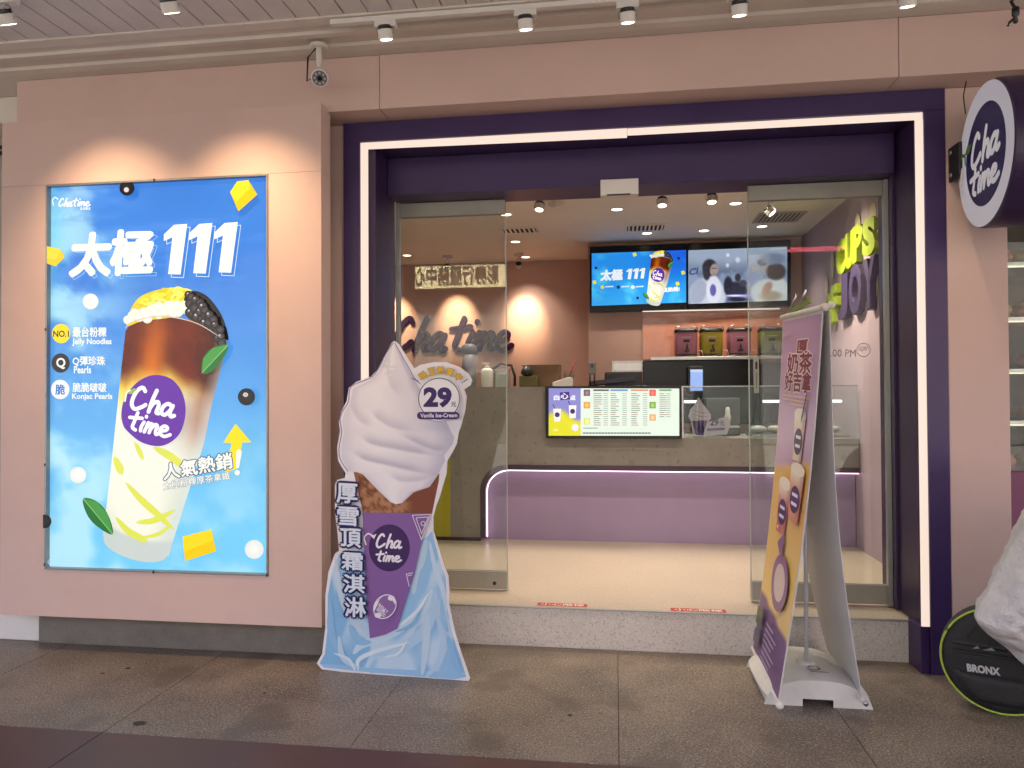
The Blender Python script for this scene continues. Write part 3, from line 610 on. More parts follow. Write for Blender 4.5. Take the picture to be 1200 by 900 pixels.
for x, y in ((294, 108), (76, 258), (556, 206), (526, 266)): v1.poly([T2(x - 12, y - 8), T2(x + 6, y - 12), T2(x + 13, y + 5), T2(x - 6, y + 12)], (220, 224, 70))
for x, c in ((120, (220, 210, 60)), (206, (30, 60, 120)), (284, (230, 236, 240))): v1.ell(*T2(x, 284), 2.2, None, c, n=10); v1.line([T2(x + 18, 282), T2(x + 56, 280)], 1.6, (190, 220, 244), 2)
v1.text('人氣熱銷!', [T2(416, 290), T2(536, 280), T2(538, 306), T2(420, 314)], (235, 240, 244), .05)
v2 = Art(lambda a, b: at(a, b, 'y', 7.957), (0, -1, 0), .0002)
pq(v2, 806.6, 922.5, 297.5, 360.5, 30, 16, lambda X, Y: mix(mix((128, 146, 176), (84, 96, 122), smooth(.4, .7, fbm(X / 14, Y / 16, 6))), (150, 166, 190), smooth(330, 305, Y)))
SHP = [  # soft shapes of the video still: centre x, y, radii (crop units), colour, softness, tilt
    (690, 330, 100, 95, (186, 194, 214), .12, 0), (640, 310, 42, 70, (150, 160, 186), .2, .3), (722, 300, 40, 80, (206, 212, 228), .15, 0), (718, 300, 17, 32, (92, 86, 160), .2, 0),
    (700, 178, 40, 46, (40, 38, 50), .15, 0), (684, 205, 20, 42, (44, 42, 54), .2, 0), (724, 190, 22, 34, (160, 140, 140), .18, .2), (730, 182, 9, 3, (90, 74, 76), .5, 0), (716, 183, 6, 3, (90, 74, 76), .5, 0), (724, 212, 8, 3, (130, 96, 98), .5, 0),
    (842, 300, 60, 46, (42, 42, 58), .2, 0), (800, 275, 24, 50, (36, 36, 50), .25, 0), (852, 232, 16, 22, (48, 46, 56), .25, 0), (880, 262, 22, 18, (60, 60, 78), .3, 0),
    (930, 230, 26, 60, (112, 128, 168), .25, 0), (940, 182, 16, 20, (150, 140, 142), .25, 0), (1030, 315, 110, 78, (178, 186, 192), .12, 0), (1065, 290, 62, 60, (198, 202, 204), .2, .2), (1030, 330, 60, 26, (150, 140, 120), .4, 0),
    (992, 168, 26, 32, (142, 136, 142), .2, 0), (985, 150, 28, 18, (70, 66, 72), .25, 0), (1058, 200, 54, 46, (66, 56, 56), .18, 0), (1040, 130, 70, 30, (110, 122, 150), .4, 0), (1010, 290, 22, 40, (160, 120, 108), .35, .6),
    (798, 110, 9, 10, (214, 222, 234), .3, 0), (852, 136, 12, 14, (200, 210, 226), .35, 0), (796, 166, 9, 11, (200, 208, 222), .35, 0), (860, 330, 80, 7, (150, 150, 222), .3, 0), (838, 330, 44, 3, (230, 230, 246), .5, 0), (850, 350, 50, 10, (30, 30, 44), .4, 0)]
def video(X, Y):
    x = (X - 680) * 4.615; y = (Y + skew(X) - 275) * 4.615
    c = mix(mix((128, 146, 176), (88, 100, 128), smooth(.4, .7, fbm(X / 14, Y / 16, 6))), (150, 166, 190), smooth(330, 305, Y))
    for cx, cy, rx, ry, col, sf, ti_ in SHP:
        dx, dy = (x - cx), (y - cy); dx, dy = dx * cos(ti_) + dy * sin(ti_), dy * cos(ti_) - dx * sin(ti_); d = np.sqrt((dx / rx) ** 2 + (dy / ry) ** 2)
        c = mix(c, np.array(col, float), 1 - smooth(1 - sf, 1 + sf, d))
    return mix(c, (200, 206, 216), .10 * fbm(X / 3, Y / 3, 8))
pq(v2, 806.6, 922.5, 297.5, 360.5, 150, 84, video)
v2.text('Cl', [T2(590, 186), T2(640, 176), T2(634, 214), T2(586, 220)], (50, 70, 140), .03)
v2.line([T2(1030, 80), T2(1108, 74)], 1.5, (186, 196, 210), 2)
v2.build('display', M['screen'], t2)

# ------------------------------------------------------------------ lettering on the walls
def solid_strokes(name, strokes, quad, w, th, m, fn, nrm, label, cat):
    q = [np.array(p, float) for p in quad]; root = None
    nrm = np.array(nrm, float); cs = []
    c0 = fn(*np.mean(q, 0)); root = thing(name, label, cat, c0)
    for gi, grp in enumerate(strokes):
        b = MB()
        for k, st_ in enumerate(grp):
            pts = [q[0] * (1 - a) * (1 - c) + q[1] * a * (1 - c) + q[2] * a * c + q[3] * (1 - a) * c for a, c in [(x, y / .58) for x, y in st_]]
            v, f = ribbon(pts, w, 5); tt_ = th + k * .0009
            P = [fn(*p) for p in v]; n = len(P); h = nrm * tt_
            b.add([p + h for p in P] + P, [list(x) for x in f])
            m_ = (len(v) - 8) // 2
            loop = list(range(m_)) + [2 * m_ + 4 + i for i in range(4)][::-1] + list(range(2 * m_ - 1, m_ - 1, -1)) + [2 * m_ + i for i in range(4)][::-1]
            base = len(b.v) - 2 * n
            for i, j in zip(loop, loop[1:] + loop[:1]): b.f.append([base + i, base + j, base + n + j, base + n + i]); b.mi.append(0); b.sm.append(False)
        b.build('letter', m, root)
    return root
LET = mat('wall_letter_purple', (.026, .010, .045), .7, spec=.05)
sq = lambda s, a, b: [[(a + x * (b - a), y) for x, y in st_] for st_ in s]
CH = [L_CHA[:1], L_CHA[1:3], L_CHA[3:]]; TI = [L_TIME[:2], L_TIME[2:4], L_TIME[4:7], L_TIME[7:]]
full = [sq(g, .0, .45) for g in CH] + [sq(g, .46, 1.0) for g in TI]
solid_strokes('wall_lettering', full, [(468, 373), (608, 373), (600, 411), (460, 411)], 6.0, .03, LET, lambda a, b: at(a, b, 'y', 8.998), (0, -1, 0), 'large purple handwritten wall letters on the pink back wall', 'lettering')
wl_ = thing('wall_slogan', 'lime and purple bubble letters reading CUPS OF JOY on the side wall', 'lettering', (1.94, 6.3, 2.4))
def wfn(a, b): return at(a, b, 'x', 1.91)
def solid_text(ch, quad, th, m, bold, name='letter'):
    v, f, e = text_mesh(ch, bold); lo, hi = v.min(0), v.max(0); q = [np.array(p, float) for p in quad]; w = (v - lo) / (hi - lo)
    P = [wfn(*(q[0] * (1 - a) * b + q[1] * a * b + q[2] * a * (1 - b) + q[3] * (1 - a) * (1 - b))) for a, b in w]; n = len(P); h = np.array((th, 0, 0))
    MB().add(P + [p + h for p in P], [list(x) for x in f] + [[i, j, n + j, n + i] for i, j in e]).build(name, m, wl_, .008)
LM = mat('wall_letter_lime', (.42, .58, .015), .4); DP = mat('wall_letter_dark', (.06, .04, .12), .4)
for ch, x0_, x1_, t0, t1_, b0, b1 in (('C', 979, 990, 284, 277, 325, 319), ('U', 989.5, 999, 275, 268, 319, 311), ('P', 999, 1010, 267, 259, 310, 301), ('S', 1010, 1025, 258, 250, 303, 296)):
    solid_text(ch, [(x0_, t0), (x1_, t1_), (x1_, b1), (x0_, b0)], .05, LM, .06)
for ch, x0_, x1_, t0, t1_, b0, b1 in (('J', 981, 993, 326, 319, 376, 372), ('O', 994, 1009, 313, 305, 373, 366), ('Y', 1010, 1025, 305, 297, 368, 358)):
    solid_text(ch, [(x0_, t0), (x1_, t1_), (x1_, b1), (x0_, b0)], .05, DP, .06)
for ch, x0_, x1_, t0, t1_, b0, b1 in (('O', 967, 972, 346, 342, 384, 380), ('F', 973, 979, 336, 332, 380, 374)):
    solid_text(ch, [(x0_, t0), (x1_, t1_), (x1_, b1), (x0_, b0)], .05, LM, .06)
wb_ = Art(lambda a, b: at(a, b, 'x', 1.958), (-1, 0, 0), .001)
for x, y, rx, ry in ((1023, 250, 4, 12), (1030, 286, 3, 12), (1025, 330, 4.5, 22), (976, 310, 2.5, 16), (969, 335, 2, 12), (1006, 262, 3, 12)): wb_.ell(x, y, rx, ry, (216, 208, 178), n=24)
wb_.build('bubble_discs', M['print'], wl_)

# ------------------------------------------------------------------ light box with the drink poster
lb = thing('poster_lightbox', 'backlit blue poster of a layered iced drink cup in a recessed grey frame', 'light box', (-2.64, 3.95, .484))
x0, x1, z0, z1 = LBX
f = .012
FR = mat('lightbox_frame', (.28, .28, .27), .4, .7, noise=(20, .1))
for nm, a in (('frame_side', (x0 + .001, x0 + f, z0 + .001, z1 - .001)), ('frame_side', (x1 - f, x1 - .001, z0 + .001, z1 - .001)), ('frame_rail', (x0 + f, x1 - f, z0 + .001, z0 + f)), ('frame_rail', (x0 + f, x1 - f, z1 - f, z1 - .001))):
    box(nm, FR, a[0], a[1], 3.904, 3.95, a[2], a[3], lb, .002)
box('back_box', M['gap'], x0 + .001, x1 - .001, 3.952, 4.04, z0 + .001, z1 - .001, lb)
PY = 3.935
def pfn(a, b): return at(a, b, 'y', PY)
po = Art(pfn, (0, -1, 0), .0002)
def skyc(X, Y, S, T):
    c = mix((58, 124, 214), (116, 200, 240), smooth(.15, .95, T + .1 * (fbm(X / 40, Y / 60, 3) - .5)))
    cl = smooth(.36, .66, fbm(X / 46, Y / 40, 11, 5)) * np.clip(smooth(190, 60, X) * .85 + .6 * smooth(.55, .95, T), 0, 1)
    c = mix(c, (176, 226, 242), np.clip(cl * 1.05, 0, .95))
    c = mix(c, (95, 200, 235), .55 * smooth(90, 55, X) * smooth(420, 250, Y))
    st = smooth(.6, .75, vnoise(X / 90, (Y + X * .12) / 9, 5)) * smooth(.7, .1, T)
    return mix(c, (110, 160, 235), st * .22)
c0, c1, c2, c3 = [(54.5, 218.5), (315.5, 204.5), (315, 674), (52, 668)]
po.patch([(204, 55), (668, 52), (674, 52)], [(204, 316), (675, 315)], 203, 675, 70, 110, skyc)
po.build('poster_sky', M['lit'], lb)
art = po.fresh()
def pearl(a, x, y, r, dark=True, clip=None):
    if dark: a.ell(x, y, r, None, (22, 20, 24), c2=(42, 40, 44), clip=clip); (not clip) and a.ell(x - r * .1, y - r * .25, r * .3, r * .25, (225, 225, 230), c2=(120, 120, 125), n=10)
    else: a.ell(x, y, r, None, (222, 226, 222), c2=(240, 242, 236))
def draw_cup(a, T, det=True):
    t = lambda pts: [T(p) for p in pts]
    Lf = [(384, 147.5), (430, 142.5), (540, 131), (600, 124), (628, 120.5), (650, 150), (658, 190)]; Rf = [(384, 262), (396, 266.5), (420, 262), (470, 249), (520, 239), (580, 220), (640, 201), (655, 197), (658, 190)]
    # rounded base of the cup
    a.ell(*T((158.5, 641)), 38.5 * abs(T((101, 100))[0] - T((100, 100))[0]), 15 * abs(T((101, 100))[0] - T((100, 100))[0]), (196, 205, 200), rot=.28)
    ys = np.linspace(372, 655, 58); nx = 16
    l = np.interp(ys, [q[0] for q in Lf], [q[1] for q in Lf]); r = np.interp(ys, [q[0] for q in Rf], [q[1] for q in Rf])
    tp = [(147.5, 388), (155, 377), (190, 369), (230, 376), (266.5, 398)]
    V = []; C = []
    for j, y in enumerate(ys):
        for i in range(nx + 1):
            s = i / nx; tilt = (s - .5) * 26 * (1 if y < 600 else 1)
            X = l[j] + (r[j] - l[j]) * s
            # rows tilt down to the right, follow the rim at the top and the rounded base below
            ytop = np.interp(X, [q[0] for q in tp], [q[1] for q in tp]); ybot = 628 + s * 24 + 8 * sin(pi * s)
            tt = (y - 372) / 283; Y = ytop + (ybot - ytop) * tt
            X = np.interp(Y, [q[0] for q in Lf[:5]], [q[1] for q in Lf[:5]]) * (1 - s) + np.interp(Y, [q[0] for q in Rf[:8]], [q[1] for q in Rf[:8]]) * s
            V.append(T((X, Y)))
            n1 = float(fbm(X / 22, Y / 30, 21)); n2 = float(fbm(X / 9, Y / 16, 5))
            tea = mix((118, 38, 14), (70, 20, 8), np.array(n1 * 1.6 - .35)); tea = mix(tea, (228, 128, 30), np.array(.8 * math.exp(-((s - .3) / .13) ** 2) * (.5 + tt * 2.2)))
            tea = mix(tea, (60, 22, 14), np.array(smooth(.62, .95, s) * .7))
            milk = mix((238, 238, 222), (206, 214, 200), np.array(smooth(.6, 1, s) * .8 + n2 * .2)); milk = mix(milk, (250, 214, 70), np.array(.85 * smooth(.42, .27, tt + .06 * s)))
            k = smooth(.19, .30, tt + .10 * (n1 - .5) - .06 * smooth(.5, 1, s))
            c = mix(tea, milk, np.array(k)); c = mix(c, (150, 92, 70), np.array(.65 * smooth(.62, .9, s) * smooth(.2, .34, tt) * smooth(.62, .4, tt)))
            c = mix(c, (205, 222, 224), np.array(.55 * smooth(.91, .96, s))); c = mix(c, (196, 205, 200), np.array(smooth(.925, .95, tt)))
            C.append(c)
    m = nx + 1
    a.raw(V, [(j * m + i, j * m + i + 1, (j + 1) * m + i + 1, (j + 1) * m + i) for j in range(len(ys) - 1) for i in range(nx)], np.array(C).reshape(-1, 3))
    sc = np.linalg.norm(np.array(T((101, 100))) - np.array(T((100, 100))))
    if not det: sc = sc
    # lime swirls in the milk
    for pts, w in (([(148, 566), (165, 585), (185, 603), (203, 620)], 7), ([(180, 524), (200, 535), (222, 552)], 8), ([(134, 535), (140, 548), (143, 556)], 8), ([(158, 518), (164, 530), (168, 539)], 5),
                   ([(136, 606), (150, 622), (168, 632), (172, 634)], 7), ([(160, 612), (180, 610), (205, 598)], 6), ([(166, 630), (185, 626), (200, 616)], 4), ([(143, 480), (142, 492)], 7)):
        a.line(t(pts), w * sc * 1.15, (216, 222, 84), 5, lambda u: .12 + .88 * sin(pi * min(max(u, 0), 1)) ** .55)
    # rim toppings
    a.blob(t([(149, 382), (152, 366), (162, 350), (180, 341), (204, 337), (226, 341), (232, 360), (200, 372), (168, 376)]), (222, 204, 40))
    a.blob(t([(216, 350), (226, 341), (240, 345), (252, 357), (262, 374), (268, 398), (256, 392), (236, 378), (220, 372)]), (26, 24, 26))
    for k in range(40):
        g = random.Random(k + 60); q = (156 + 66 * g.random(), 0); q = (q[0], 338 + (1 - min(1, (q[0] - 150) / 40)) * 24 + 16 * g.random()); a.line(t([(q[0] - 4, q[1] + 3), (q[0], q[1] - 1), (q[0] + 5, q[1])]), 3 * sc, ((240, 226, 70), (214, 194, 36), (250, 238, 110))[k % 3], 3)
    for k in range(0): a.line(t([(154 + k * 5.2, 368 - k * 1.6), (162 + k * 5.2, 356 - k * 1.3), (172 + k * 4.6, 348 - k * .8)]), 2.0 * sc, ((240, 228, 84), (206, 186, 30))[k % 2], 4)
    rs = random.Random(3)
    for k in range(26):
        u = k / 25; q = (152 + 72 * u + rs.uniform(-2, 2), 381 - 13 * sin(u * pi * .62) - rs.uniform(0, 11)); a.ell(*T(q), rs.uniform(4.5, 6.5) * sc, None, (214, 222, 208), c2=(244, 246, 238), n=12)
    for k in range(30):
        u = k / 29; q = (222 + 41 * u + rs.uniform(-2, 2), 344 + 46 * u ** 1.35 + (2, 12, 22)[k % 3] * (1 - .45 * u)); rr = rs.uniform(4.5, 6.5) * sc
        a.ell(*T(q), rr, None, (12, 11, 13), c2=(84, 80, 84), n=12); (k % 2 == 0) and a.ell(T(q)[0] - rr * .2, T(q)[1] - rr * .3, rr * .22, None, (190, 190, 194), n=7)
    a.line(t([(150, 385), (158, 378), (190, 371), (230, 378), (262, 396)]), 1.3 * sc, (214, 190, 172), 6, lambda u: .2 + .8 * sin(pi * min(max(u, 0), 1)) ** .5)
    # round label
    a.blob(t([(145.6, 484.5), (147.5, 472), (152.5, 461), (166, 446.5), (184, 439.5), (203.5, 444), (216, 459), (220.6, 480), (216.5, 502), (206.5, 515.5), (190, 522.5), (169, 518), (152.5, 505), (147, 496)]), (98, 44, 160))
    logo(a, t([(160, 452), (212, 463), (208, 489), (156, 478)]), (250, 248, 252), 4.5 * sc, L_CHA)
    logo(a, t([(157, 482), (207, 492), (203, 513), (153, 502)]), (250, 248, 252), 4.0 * sc, L_TIME)
    a.line(t([(150, 470), (153, 459), (161, 458)]), 2 * sc, (240, 240, 225), 4); a.poly(t([(153, 461), (160, 455), (165, 456), (158, 462)]), (150, 180, 90))
    # leaves
    for pts, rib in (([(240, 437), (241.4, 420), (252.5, 408), (270.5, 404.4), (264, 421), (251, 436)], ((240, 437), (270, 405))), ([(101.5, 583.5), (118, 587), (131, 603), (136, 625), (118, 616), (106, 602)], ((102, 584), (136, 625)))):
        a.blob(t(pts), (38, 112, 52)); h = len(pts) // 2; a.poly(t(pts[:h + 1]), (70, 150, 70)); a.line(t(rib), 1 * sc, (130, 190, 110), 2)
draw_cup(art, lambda p: p)
art.build('poster_cup', M['lit'], lb)
def el(name):
    global a
    a.build(name, M['lit'], lb); a = a.fresh()
a = art.fresh()
pearl(a, 152.6, 222, 8.8, clip=(100, 213.6, 200, 260)); a.ell(152, 224, 3, 3, (200, 200, 205), n=10); el('printed_pearl')
a.poly([(272.8, 226.7), (281, 214.4), (294, 212.8), (304.4, 229.7), (282.5, 249.2)], (236, 196, 30)); a.poly([(272.8, 226.7), (281, 214.4), (294, 212.8), (296, 222), (280, 238)], (250, 222, 50)); el('printed_jelly_cube')
a.poly([(57.5, 289.4), (76, 293.3), (79.7, 302.5), (70, 313), (57.5, 309.4)], (232, 200, 40)); a.poly([(57.5, 289.4), (76, 293.3), (70, 306), (57.5, 303)], (240, 214, 60)); el('printed_jelly_cube')
for x, y, r, d in ((110.5, 354, 9.2, 0), (96, 556, 9.6, 0), (301, 642.5, 11, 0), (292, 465, 10, 1)): pearl(a, x, y, r, d); el('printed_pearl')
pearl(a, 57, 610, 8, clip=(55.2, 590, 90, 640)); el('printed_pearl')
a.poly([(217.6, 627.6), (251.5, 619.2), (256.6, 644.4), (220.6, 656.1)], (238, 200, 20)); a.poly([(217.6, 627.6), (251.5, 619.2), (253, 632), (220, 645)], (248, 214, 36)); el('printed_jelly_cube')
W = (234, 237, 228)
I1 = [(562, 310), (605, 270), (660, 266), (632, 478), (580, 476), (598, 322), (562, 338)]
def P3(x, y): return (x / 3.6 + 40, y / 3.6 + 190)
def P4(x, y): return (x / 3.333 + 40, y / 3.333 + 420)
for dx in (0, 106, 213):
    o = [P3(x + dx + 12, y - dx * .033 + 13) for x, y in I1]
    for p, q in zip(o, o[1:] + o[:1]): a.line([p, q], .7, (200, 226, 240), 2)
    a.poly([P3(x + dx, y - dx * .033) for x, y in I1], W)
el('title_numeral')
for s, q in (('太', [(186, 306), (356, 302), (342, 484), (170, 490)]), ('極', [(362, 298), (545, 294), (526, 482), (350, 486)])):
    v, f, e = text_mesh(s, 0); lo, hi = v.min(0), v.max(0); q2 = [np.array(P3(x + 11, y + 12)) for x, y in q]
    w = (v - lo) / (hi - lo); PP = [q2[0] * (1 - u) * b + q2[1] * u * b + q2[2] * u * (1 - b) + q2[3] * (1 - u) * (1 - b) for u, b in w]
    for i, j in e: a.line([PP[i], PP[j]], .38, (190, 220, 240), 2)
    a.text(s, [P3(x, y) for x, y in q], W, .042)
el('title_lettering')
logo(a, [(80, 236), (96, 236), (94.5, 245), (78.5, 245)], W, 1.6, L_CHA); logo(a, [(96, 236), (117, 236), (115.5, 245), (94.5, 245)], W, 1.5, L_TIME)
a.line([(73, 244), (72, 238), (75, 235), (78, 237)], 1.2, W, 4); a.text('日出茶太', (104, 246, 116, 249.5), W, .03)
el('corner_logo')
for x, y, c, tx, tc, r in ((82, 392, (244, 216, 30), 'NO.1', (40, 30, 40), (72.8, 388.5, 91.2, 396)), (81.5, 426, (40, 38, 42), 'Q', (240, 240, 236), (76.5, 420, 87, 433)), (81, 456.5, (232, 236, 236), '脆', (40, 110, 190), (75.5, 450.5, 86.5, 462.5))):
    a.ell(x, y, 10.6, 11.2, c); a.text(tx, r, tc, .025); el('printed_badge')
for s, q in (('最台粉粿', (95.5, 384.5, 134.5, 396)), ('Q彈珍珠', (95.5, 418, 133, 429.5)), ('脆脆啵啵', (95.5, 448.5, 134.5, 459.5))): (a.text(s, q, W, .024), el('caption'))
for s, q in (('Jelly Noodles', (95, 397.5, 140.5, 406.5)), ('Pearls', (97, 429.5, 117, 438)), ('Konjac Pearls', (95, 461, 141.5, 469.5))): (a.text(s, q, W, .025), el('caption'))
a.poly([P4(x, y) for x, y in ((812, 253), (873, 325), (838, 325), (818, 425), (772, 440), (797, 328), (765, 325))], (246, 218, 20))
el('printed_arrow')
a.text('人氣熱銷', [P4(*p) for p in ((530, 408), (796, 360), (803, 424), (536, 472))], W, .03, (44, 78, 120), .05)
a.text('太極粉粿厚茶拿鐵', [P4(*p) for p in ((532, 476), (788, 436), (793, 466), (536, 509))], W, .014, (44, 80, 124), .03)
a.line([P4(826, 362), P4(820, 418)], 5.5, W, 2, lambda u: 1.15 - .5 * u); a.ell(*P4(819, 441), 3, None, W)
el('sales_lettering')
a.ring(70, 655, 2.2, 2.9, (190, 220, 235), 16)
for k in range(9): a.line([(76 + k * 3, 655), (77.6 + k * 3, 655)], 1.6, (180, 214, 232), 2)
a.build('small_print', M['lit'], lb)
for x, z in ((x0 + .006, 1.9), (x0 + .006, 1.1), (-2.64, z0 + .006), (-2.64, z1 - .006), (x1 - .006, z0 + .008), (x0 + .006, z0 + .03)):
    MB().box(x - .004, x + .004, 3.900, 3.906, z - .008, z + .008).build('clip', M['black'], lb)

# ------------------------------------------------------------------ ice cream cut-out
A0 = np.array((-1.623, 3.84, 0.)); dU = np.array((.856, -.048, 0)); dU /= np.linalg.norm(dU); dV = np.array((0, .055, 1.)); dV /= np.linalg.norm(dV)
NS = np.cross(dU, dV); NS /= np.linalg.norm(NS)          # faces the viewer (-y)
if NS[1] > 0: NS = -NS
SP = (A0, NS)
so = thing('ice_cream_cutout', 'tall cutout board printed with a vanilla ice cream cone on a light blue cloth', 'cutout board', (-1.2, 3.83, 0))
def Q5(x, y): return (x / 4 + 360, y / 4 + 390)
def Q6(x, y): return (x / 4 + 360, y / 4 + 590)
OUT = [Q5(*p) for p in ((408, 38), (430, 55), (465, 112), (500, 168), (530, 150), (590, 138), (650, 137), (710, 158), (755, 190), (772, 222), (765, 245), (735, 264), (746, 300), (740, 360), (722, 430), (708, 470), (700, 520), (680, 560), (655, 600), (652, 660), (620, 770))] + \
      [Q6(*p) for p in ((608, 0), (590, 60), (590, 130), (604, 175), (640, 295), (660, 340), (665, 420), (665, 480), (690, 600), (725, 715), (762, 822), (755, 834), (690, 836), (300, 805), (70, 778), (45, 750), (70, 705), (85, 580), (85, 430), (100, 320), (130, 235), (150, 222), (140, 120))] + \
      [Q5(*p) for p in ((130, 835), (130, 712), (142, 690), (176, 680), (180, 658), (145, 600), (140, 540), (155, 460), (148, 420), (160, 370), (185, 320), (195, 258), (230, 230), (300, 205), (330, 172), (370, 95), (398, 45))]
def sfn(a, b): return on(a, b, SP)
MB().prism([sfn(*p) for p in OUT], -NS * .012).build('board', [M['board']], so)
s1 = Art(sfn, NS, .00035)
s1.poly(OUT, (232, 232, 238))
# soft cream with folds
FOLDS = [([(250, 478), (300, 515), (400, 538), (520, 560), (640, 572)], 30, .62), ([(205, 548), (270, 590), (360, 612), (480, 640), (620, 668)], 26, .7), ([(300, 360), (340, 405), (410, 442), (520, 462)], 34, .45),
         ([(430, 470), (520, 515), (600, 545), (655, 540)], 24, .55), ([(400, 60), (380, 150), (392, 240), (440, 300)], 40, .3), ([(205, 330), (240, 400), (300, 440)], 30, .35), ([(380, 660), (440, 690), (530, 688), (600, 660)], 22, .4)]
def creamc(X, Y, S, T):
    c = np.tile(np.array((226, 224, 232.)), X.shape + (1,)); px = (X - 360) * 4; py = (Y - 390) * 4
    c = mix(c, (240, 240, 244), .8 * np.exp(-((S - .35) / .25) ** 2)); c = mix(c, (186, 186, 206), .75 * smooth(.8, 1, S)); c = mix(c, (200, 202, 216), .5 * smooth(.14, 0, S))
    for pts, w, k in FOLDS:
        p = np.array(catmull(pts, 22)); d = np.hypot(px[..., None] - p[:, 0], py[..., None] - p[:, 1]); i = d.argmin(-1); dm = d.min(-1); sg = py - p[i, 1]
        ends = np.minimum(i, len(p) - 1 - i) / (len(p) * .25); e = np.clip(ends, .12, 1)
        k = k * .72; c = mix(c, (150, 150, 174), k * e * np.exp(-(dm / w) ** 2) * (sg < 0) + k * e * np.exp(-(dm / 7) ** 2) * (sg >= 0))
        c = mix(c, (250, 250, 252), .5 * k * e * np.exp(-((dm - 14) / 12) ** 2) * (sg >= 0))
    return c
Lc = [Q5(x, y)[::-1] for x, y in ((402, 58), (372, 110), (338, 180), (300, 222), (215, 262), (203, 330), (176, 375), (165, 412), (172, 470), (160, 545), (165, 595), (198, 650), (230, 652), (262, 664), (330, 735), (392, 795), (418, 803))]
Rc = [Q5(x, y)[::-1] for x, y in ((410, 58), (440, 110), (470, 165), (500, 215), (528, 262), (640, 380), (655, 420), (668, 450), (690, 490), (682, 522), (642, 575), (646, 600), (612, 668), (575, 722), (500, 747), (445, 798), (420, 803))]
s1.build('white_border', M['print'], so)
s2 = s1.fresh()
s2.line([Q5(x - 4, y - 4) for x, y in ((408, 50), (372, 106), (336, 176), (300, 216), (210, 256), (198, 326), (170, 372), (158, 412), (166, 470), (153, 545), (160, 598), (194, 652))], 1.2, (140, 140, 185), 4)
s2.line([Q5(x, y) for x, y in ((412, 50), (444, 108), (476, 165), (505, 215), (530, 240))], 1.2, (140, 140, 185), 4)
s2.poly([Q5(*p) for p in ((215, 640), (235, 640), (300, 690), (620, 660), (618, 690))] + [Q6(*p) for p in ((585, 48), (262, 44))] + [Q5(238, 740)], (150, 96, 66))
def wafc(X, Y, S, T):
    n = fbm(X / 4, Y / 5, 2); c = mix((176, 128, 92), (116, 68, 44), smooth(.35, .7, n)); return mix(c, (124, 66, 46), smooth(.55, .75, S))
s2.patch([Q5(240, 645)[::-1], Q5(245, 740)[::-1], Q6(262, 44)[::-1]], [Q5(616, 645)[::-1], Q5(614, 700)[::-1], Q6(585, 44)[::-1]], Q5(0, 646)[1], Q6(0, 44)[1], 40, 26, wafc)
s2.patch(Lc, Rc, Q5(0, 58)[1], Q5(0, 803)[1], 90, 150, creamc)
s2.build('soft_cream', M['print'], so)
s3 = s2.fresh()
# blue cloth
BL = [Q6(*p)[::-1] for p in ((150, 235), (118, 320), (98, 430), (97, 585), (84, 705), (60, 748), (80, 768), (300, 792))]; BR = [Q6(*p)[::-1] for p in ((588, 140), (600, 190), (630, 300), (650, 345), (655, 480), (680, 605), (715, 715), (748, 815), (690, 826))]
def clothc(X, Y, S, T):
    n = fbm(X / 34 + Y / 70, Y / 100 - X / 90, 8, 2); c = mix((150, 196, 232), (190, 218, 238), smooth(.42, .50, n)); return mix(c, (126, 182, 226), smooth(.58, .66, n) * .9)
s3.patch([Q6(585, 130)[::-1], Q6(560, 160)[::-1], Q6(150, 236)[::-1]] + BL[1:], BR, Q6(0, 132)[1], Q6(0, 796)[1], 120, 150, clothc)
s3.poly([Q6(*p) for p in ((60, 750), (80, 768), (300, 792), (690, 824), (746, 812), (742, 800), (690, 790), (300, 770))], (150, 196, 232))
for pts, w, c in (([(560, 170), (535, 260), (505, 330), (500, 420)], 26, (190, 214, 228)), ([(575, 180), (600, 300), (640, 420), (650, 560)], 14, (206, 226, 238)), ([(585, 405), (560, 470), (470, 560), (360, 625), (260, 660), (220, 700)], 26, (206, 228, 240)),
                  ([(600, 410), (590, 500), (545, 600), (420, 690), (300, 700)], 30, (176, 208, 232)), ([(560, 500), (560, 640), (540, 800)], 22, (196, 216, 232)), ([(610, 520), (640, 640), (620, 740), (560, 810)], 20, (180, 212, 235)), ([(240, 780), (245, 730), (330, 690), (480, 650)], 12, (232, 242, 246)),
                  ([(135, 260), (160, 420), (200, 520), (280, 630)], 18, (206, 224, 236)), ([(110, 460), (115, 600), (150, 700)], 20, (128, 184, 228)), ([(200, 570), (240, 640), (300, 650)], 20, (130, 186, 228)), ([(150, 620), (170, 720), (240, 770)], 16, (190, 216, 234)), ([(660, 620), (690, 720), (720, 800)], 18, (128, 186, 230)),
                  ([(420, 600), (500, 560), (545, 470)], 10, (122, 176, 220)), ([(630, 440), (640, 540), (660, 600)], 12, (140, 192, 230)), ([(470, 640), (430, 700), (360, 720)], 8, (236, 244, 246)), ([(570, 420), (520, 500), (440, 570)], 9, (238, 246, 248)), ([(130, 700), (200, 730), (230, 790)], 8, (222, 238, 246))):
    s3.line([Q6(*p) for p in pts], w / 4 * 1.7, mix(np.array(c, float), (172, 208, 234), np.array(.3)), 8, lambda u: .25 + .75 * sin(pi * min(max(u, 0), 1)) ** .6)
s3.build('blue_cloth', M['print'], so)
s4 = s3.fresh()
s4.poly([Q6(*p) for p in ((262, 42), (582, 46), (545, 150), (505, 330), (425, 585), (370, 612), (297, 630), (283, 470))], (132, 96, 160))
s4.ell(*Q6(388, 207), 24, 27.5, (62, 34, 92), n=40)
WH = (238, 234, 242)
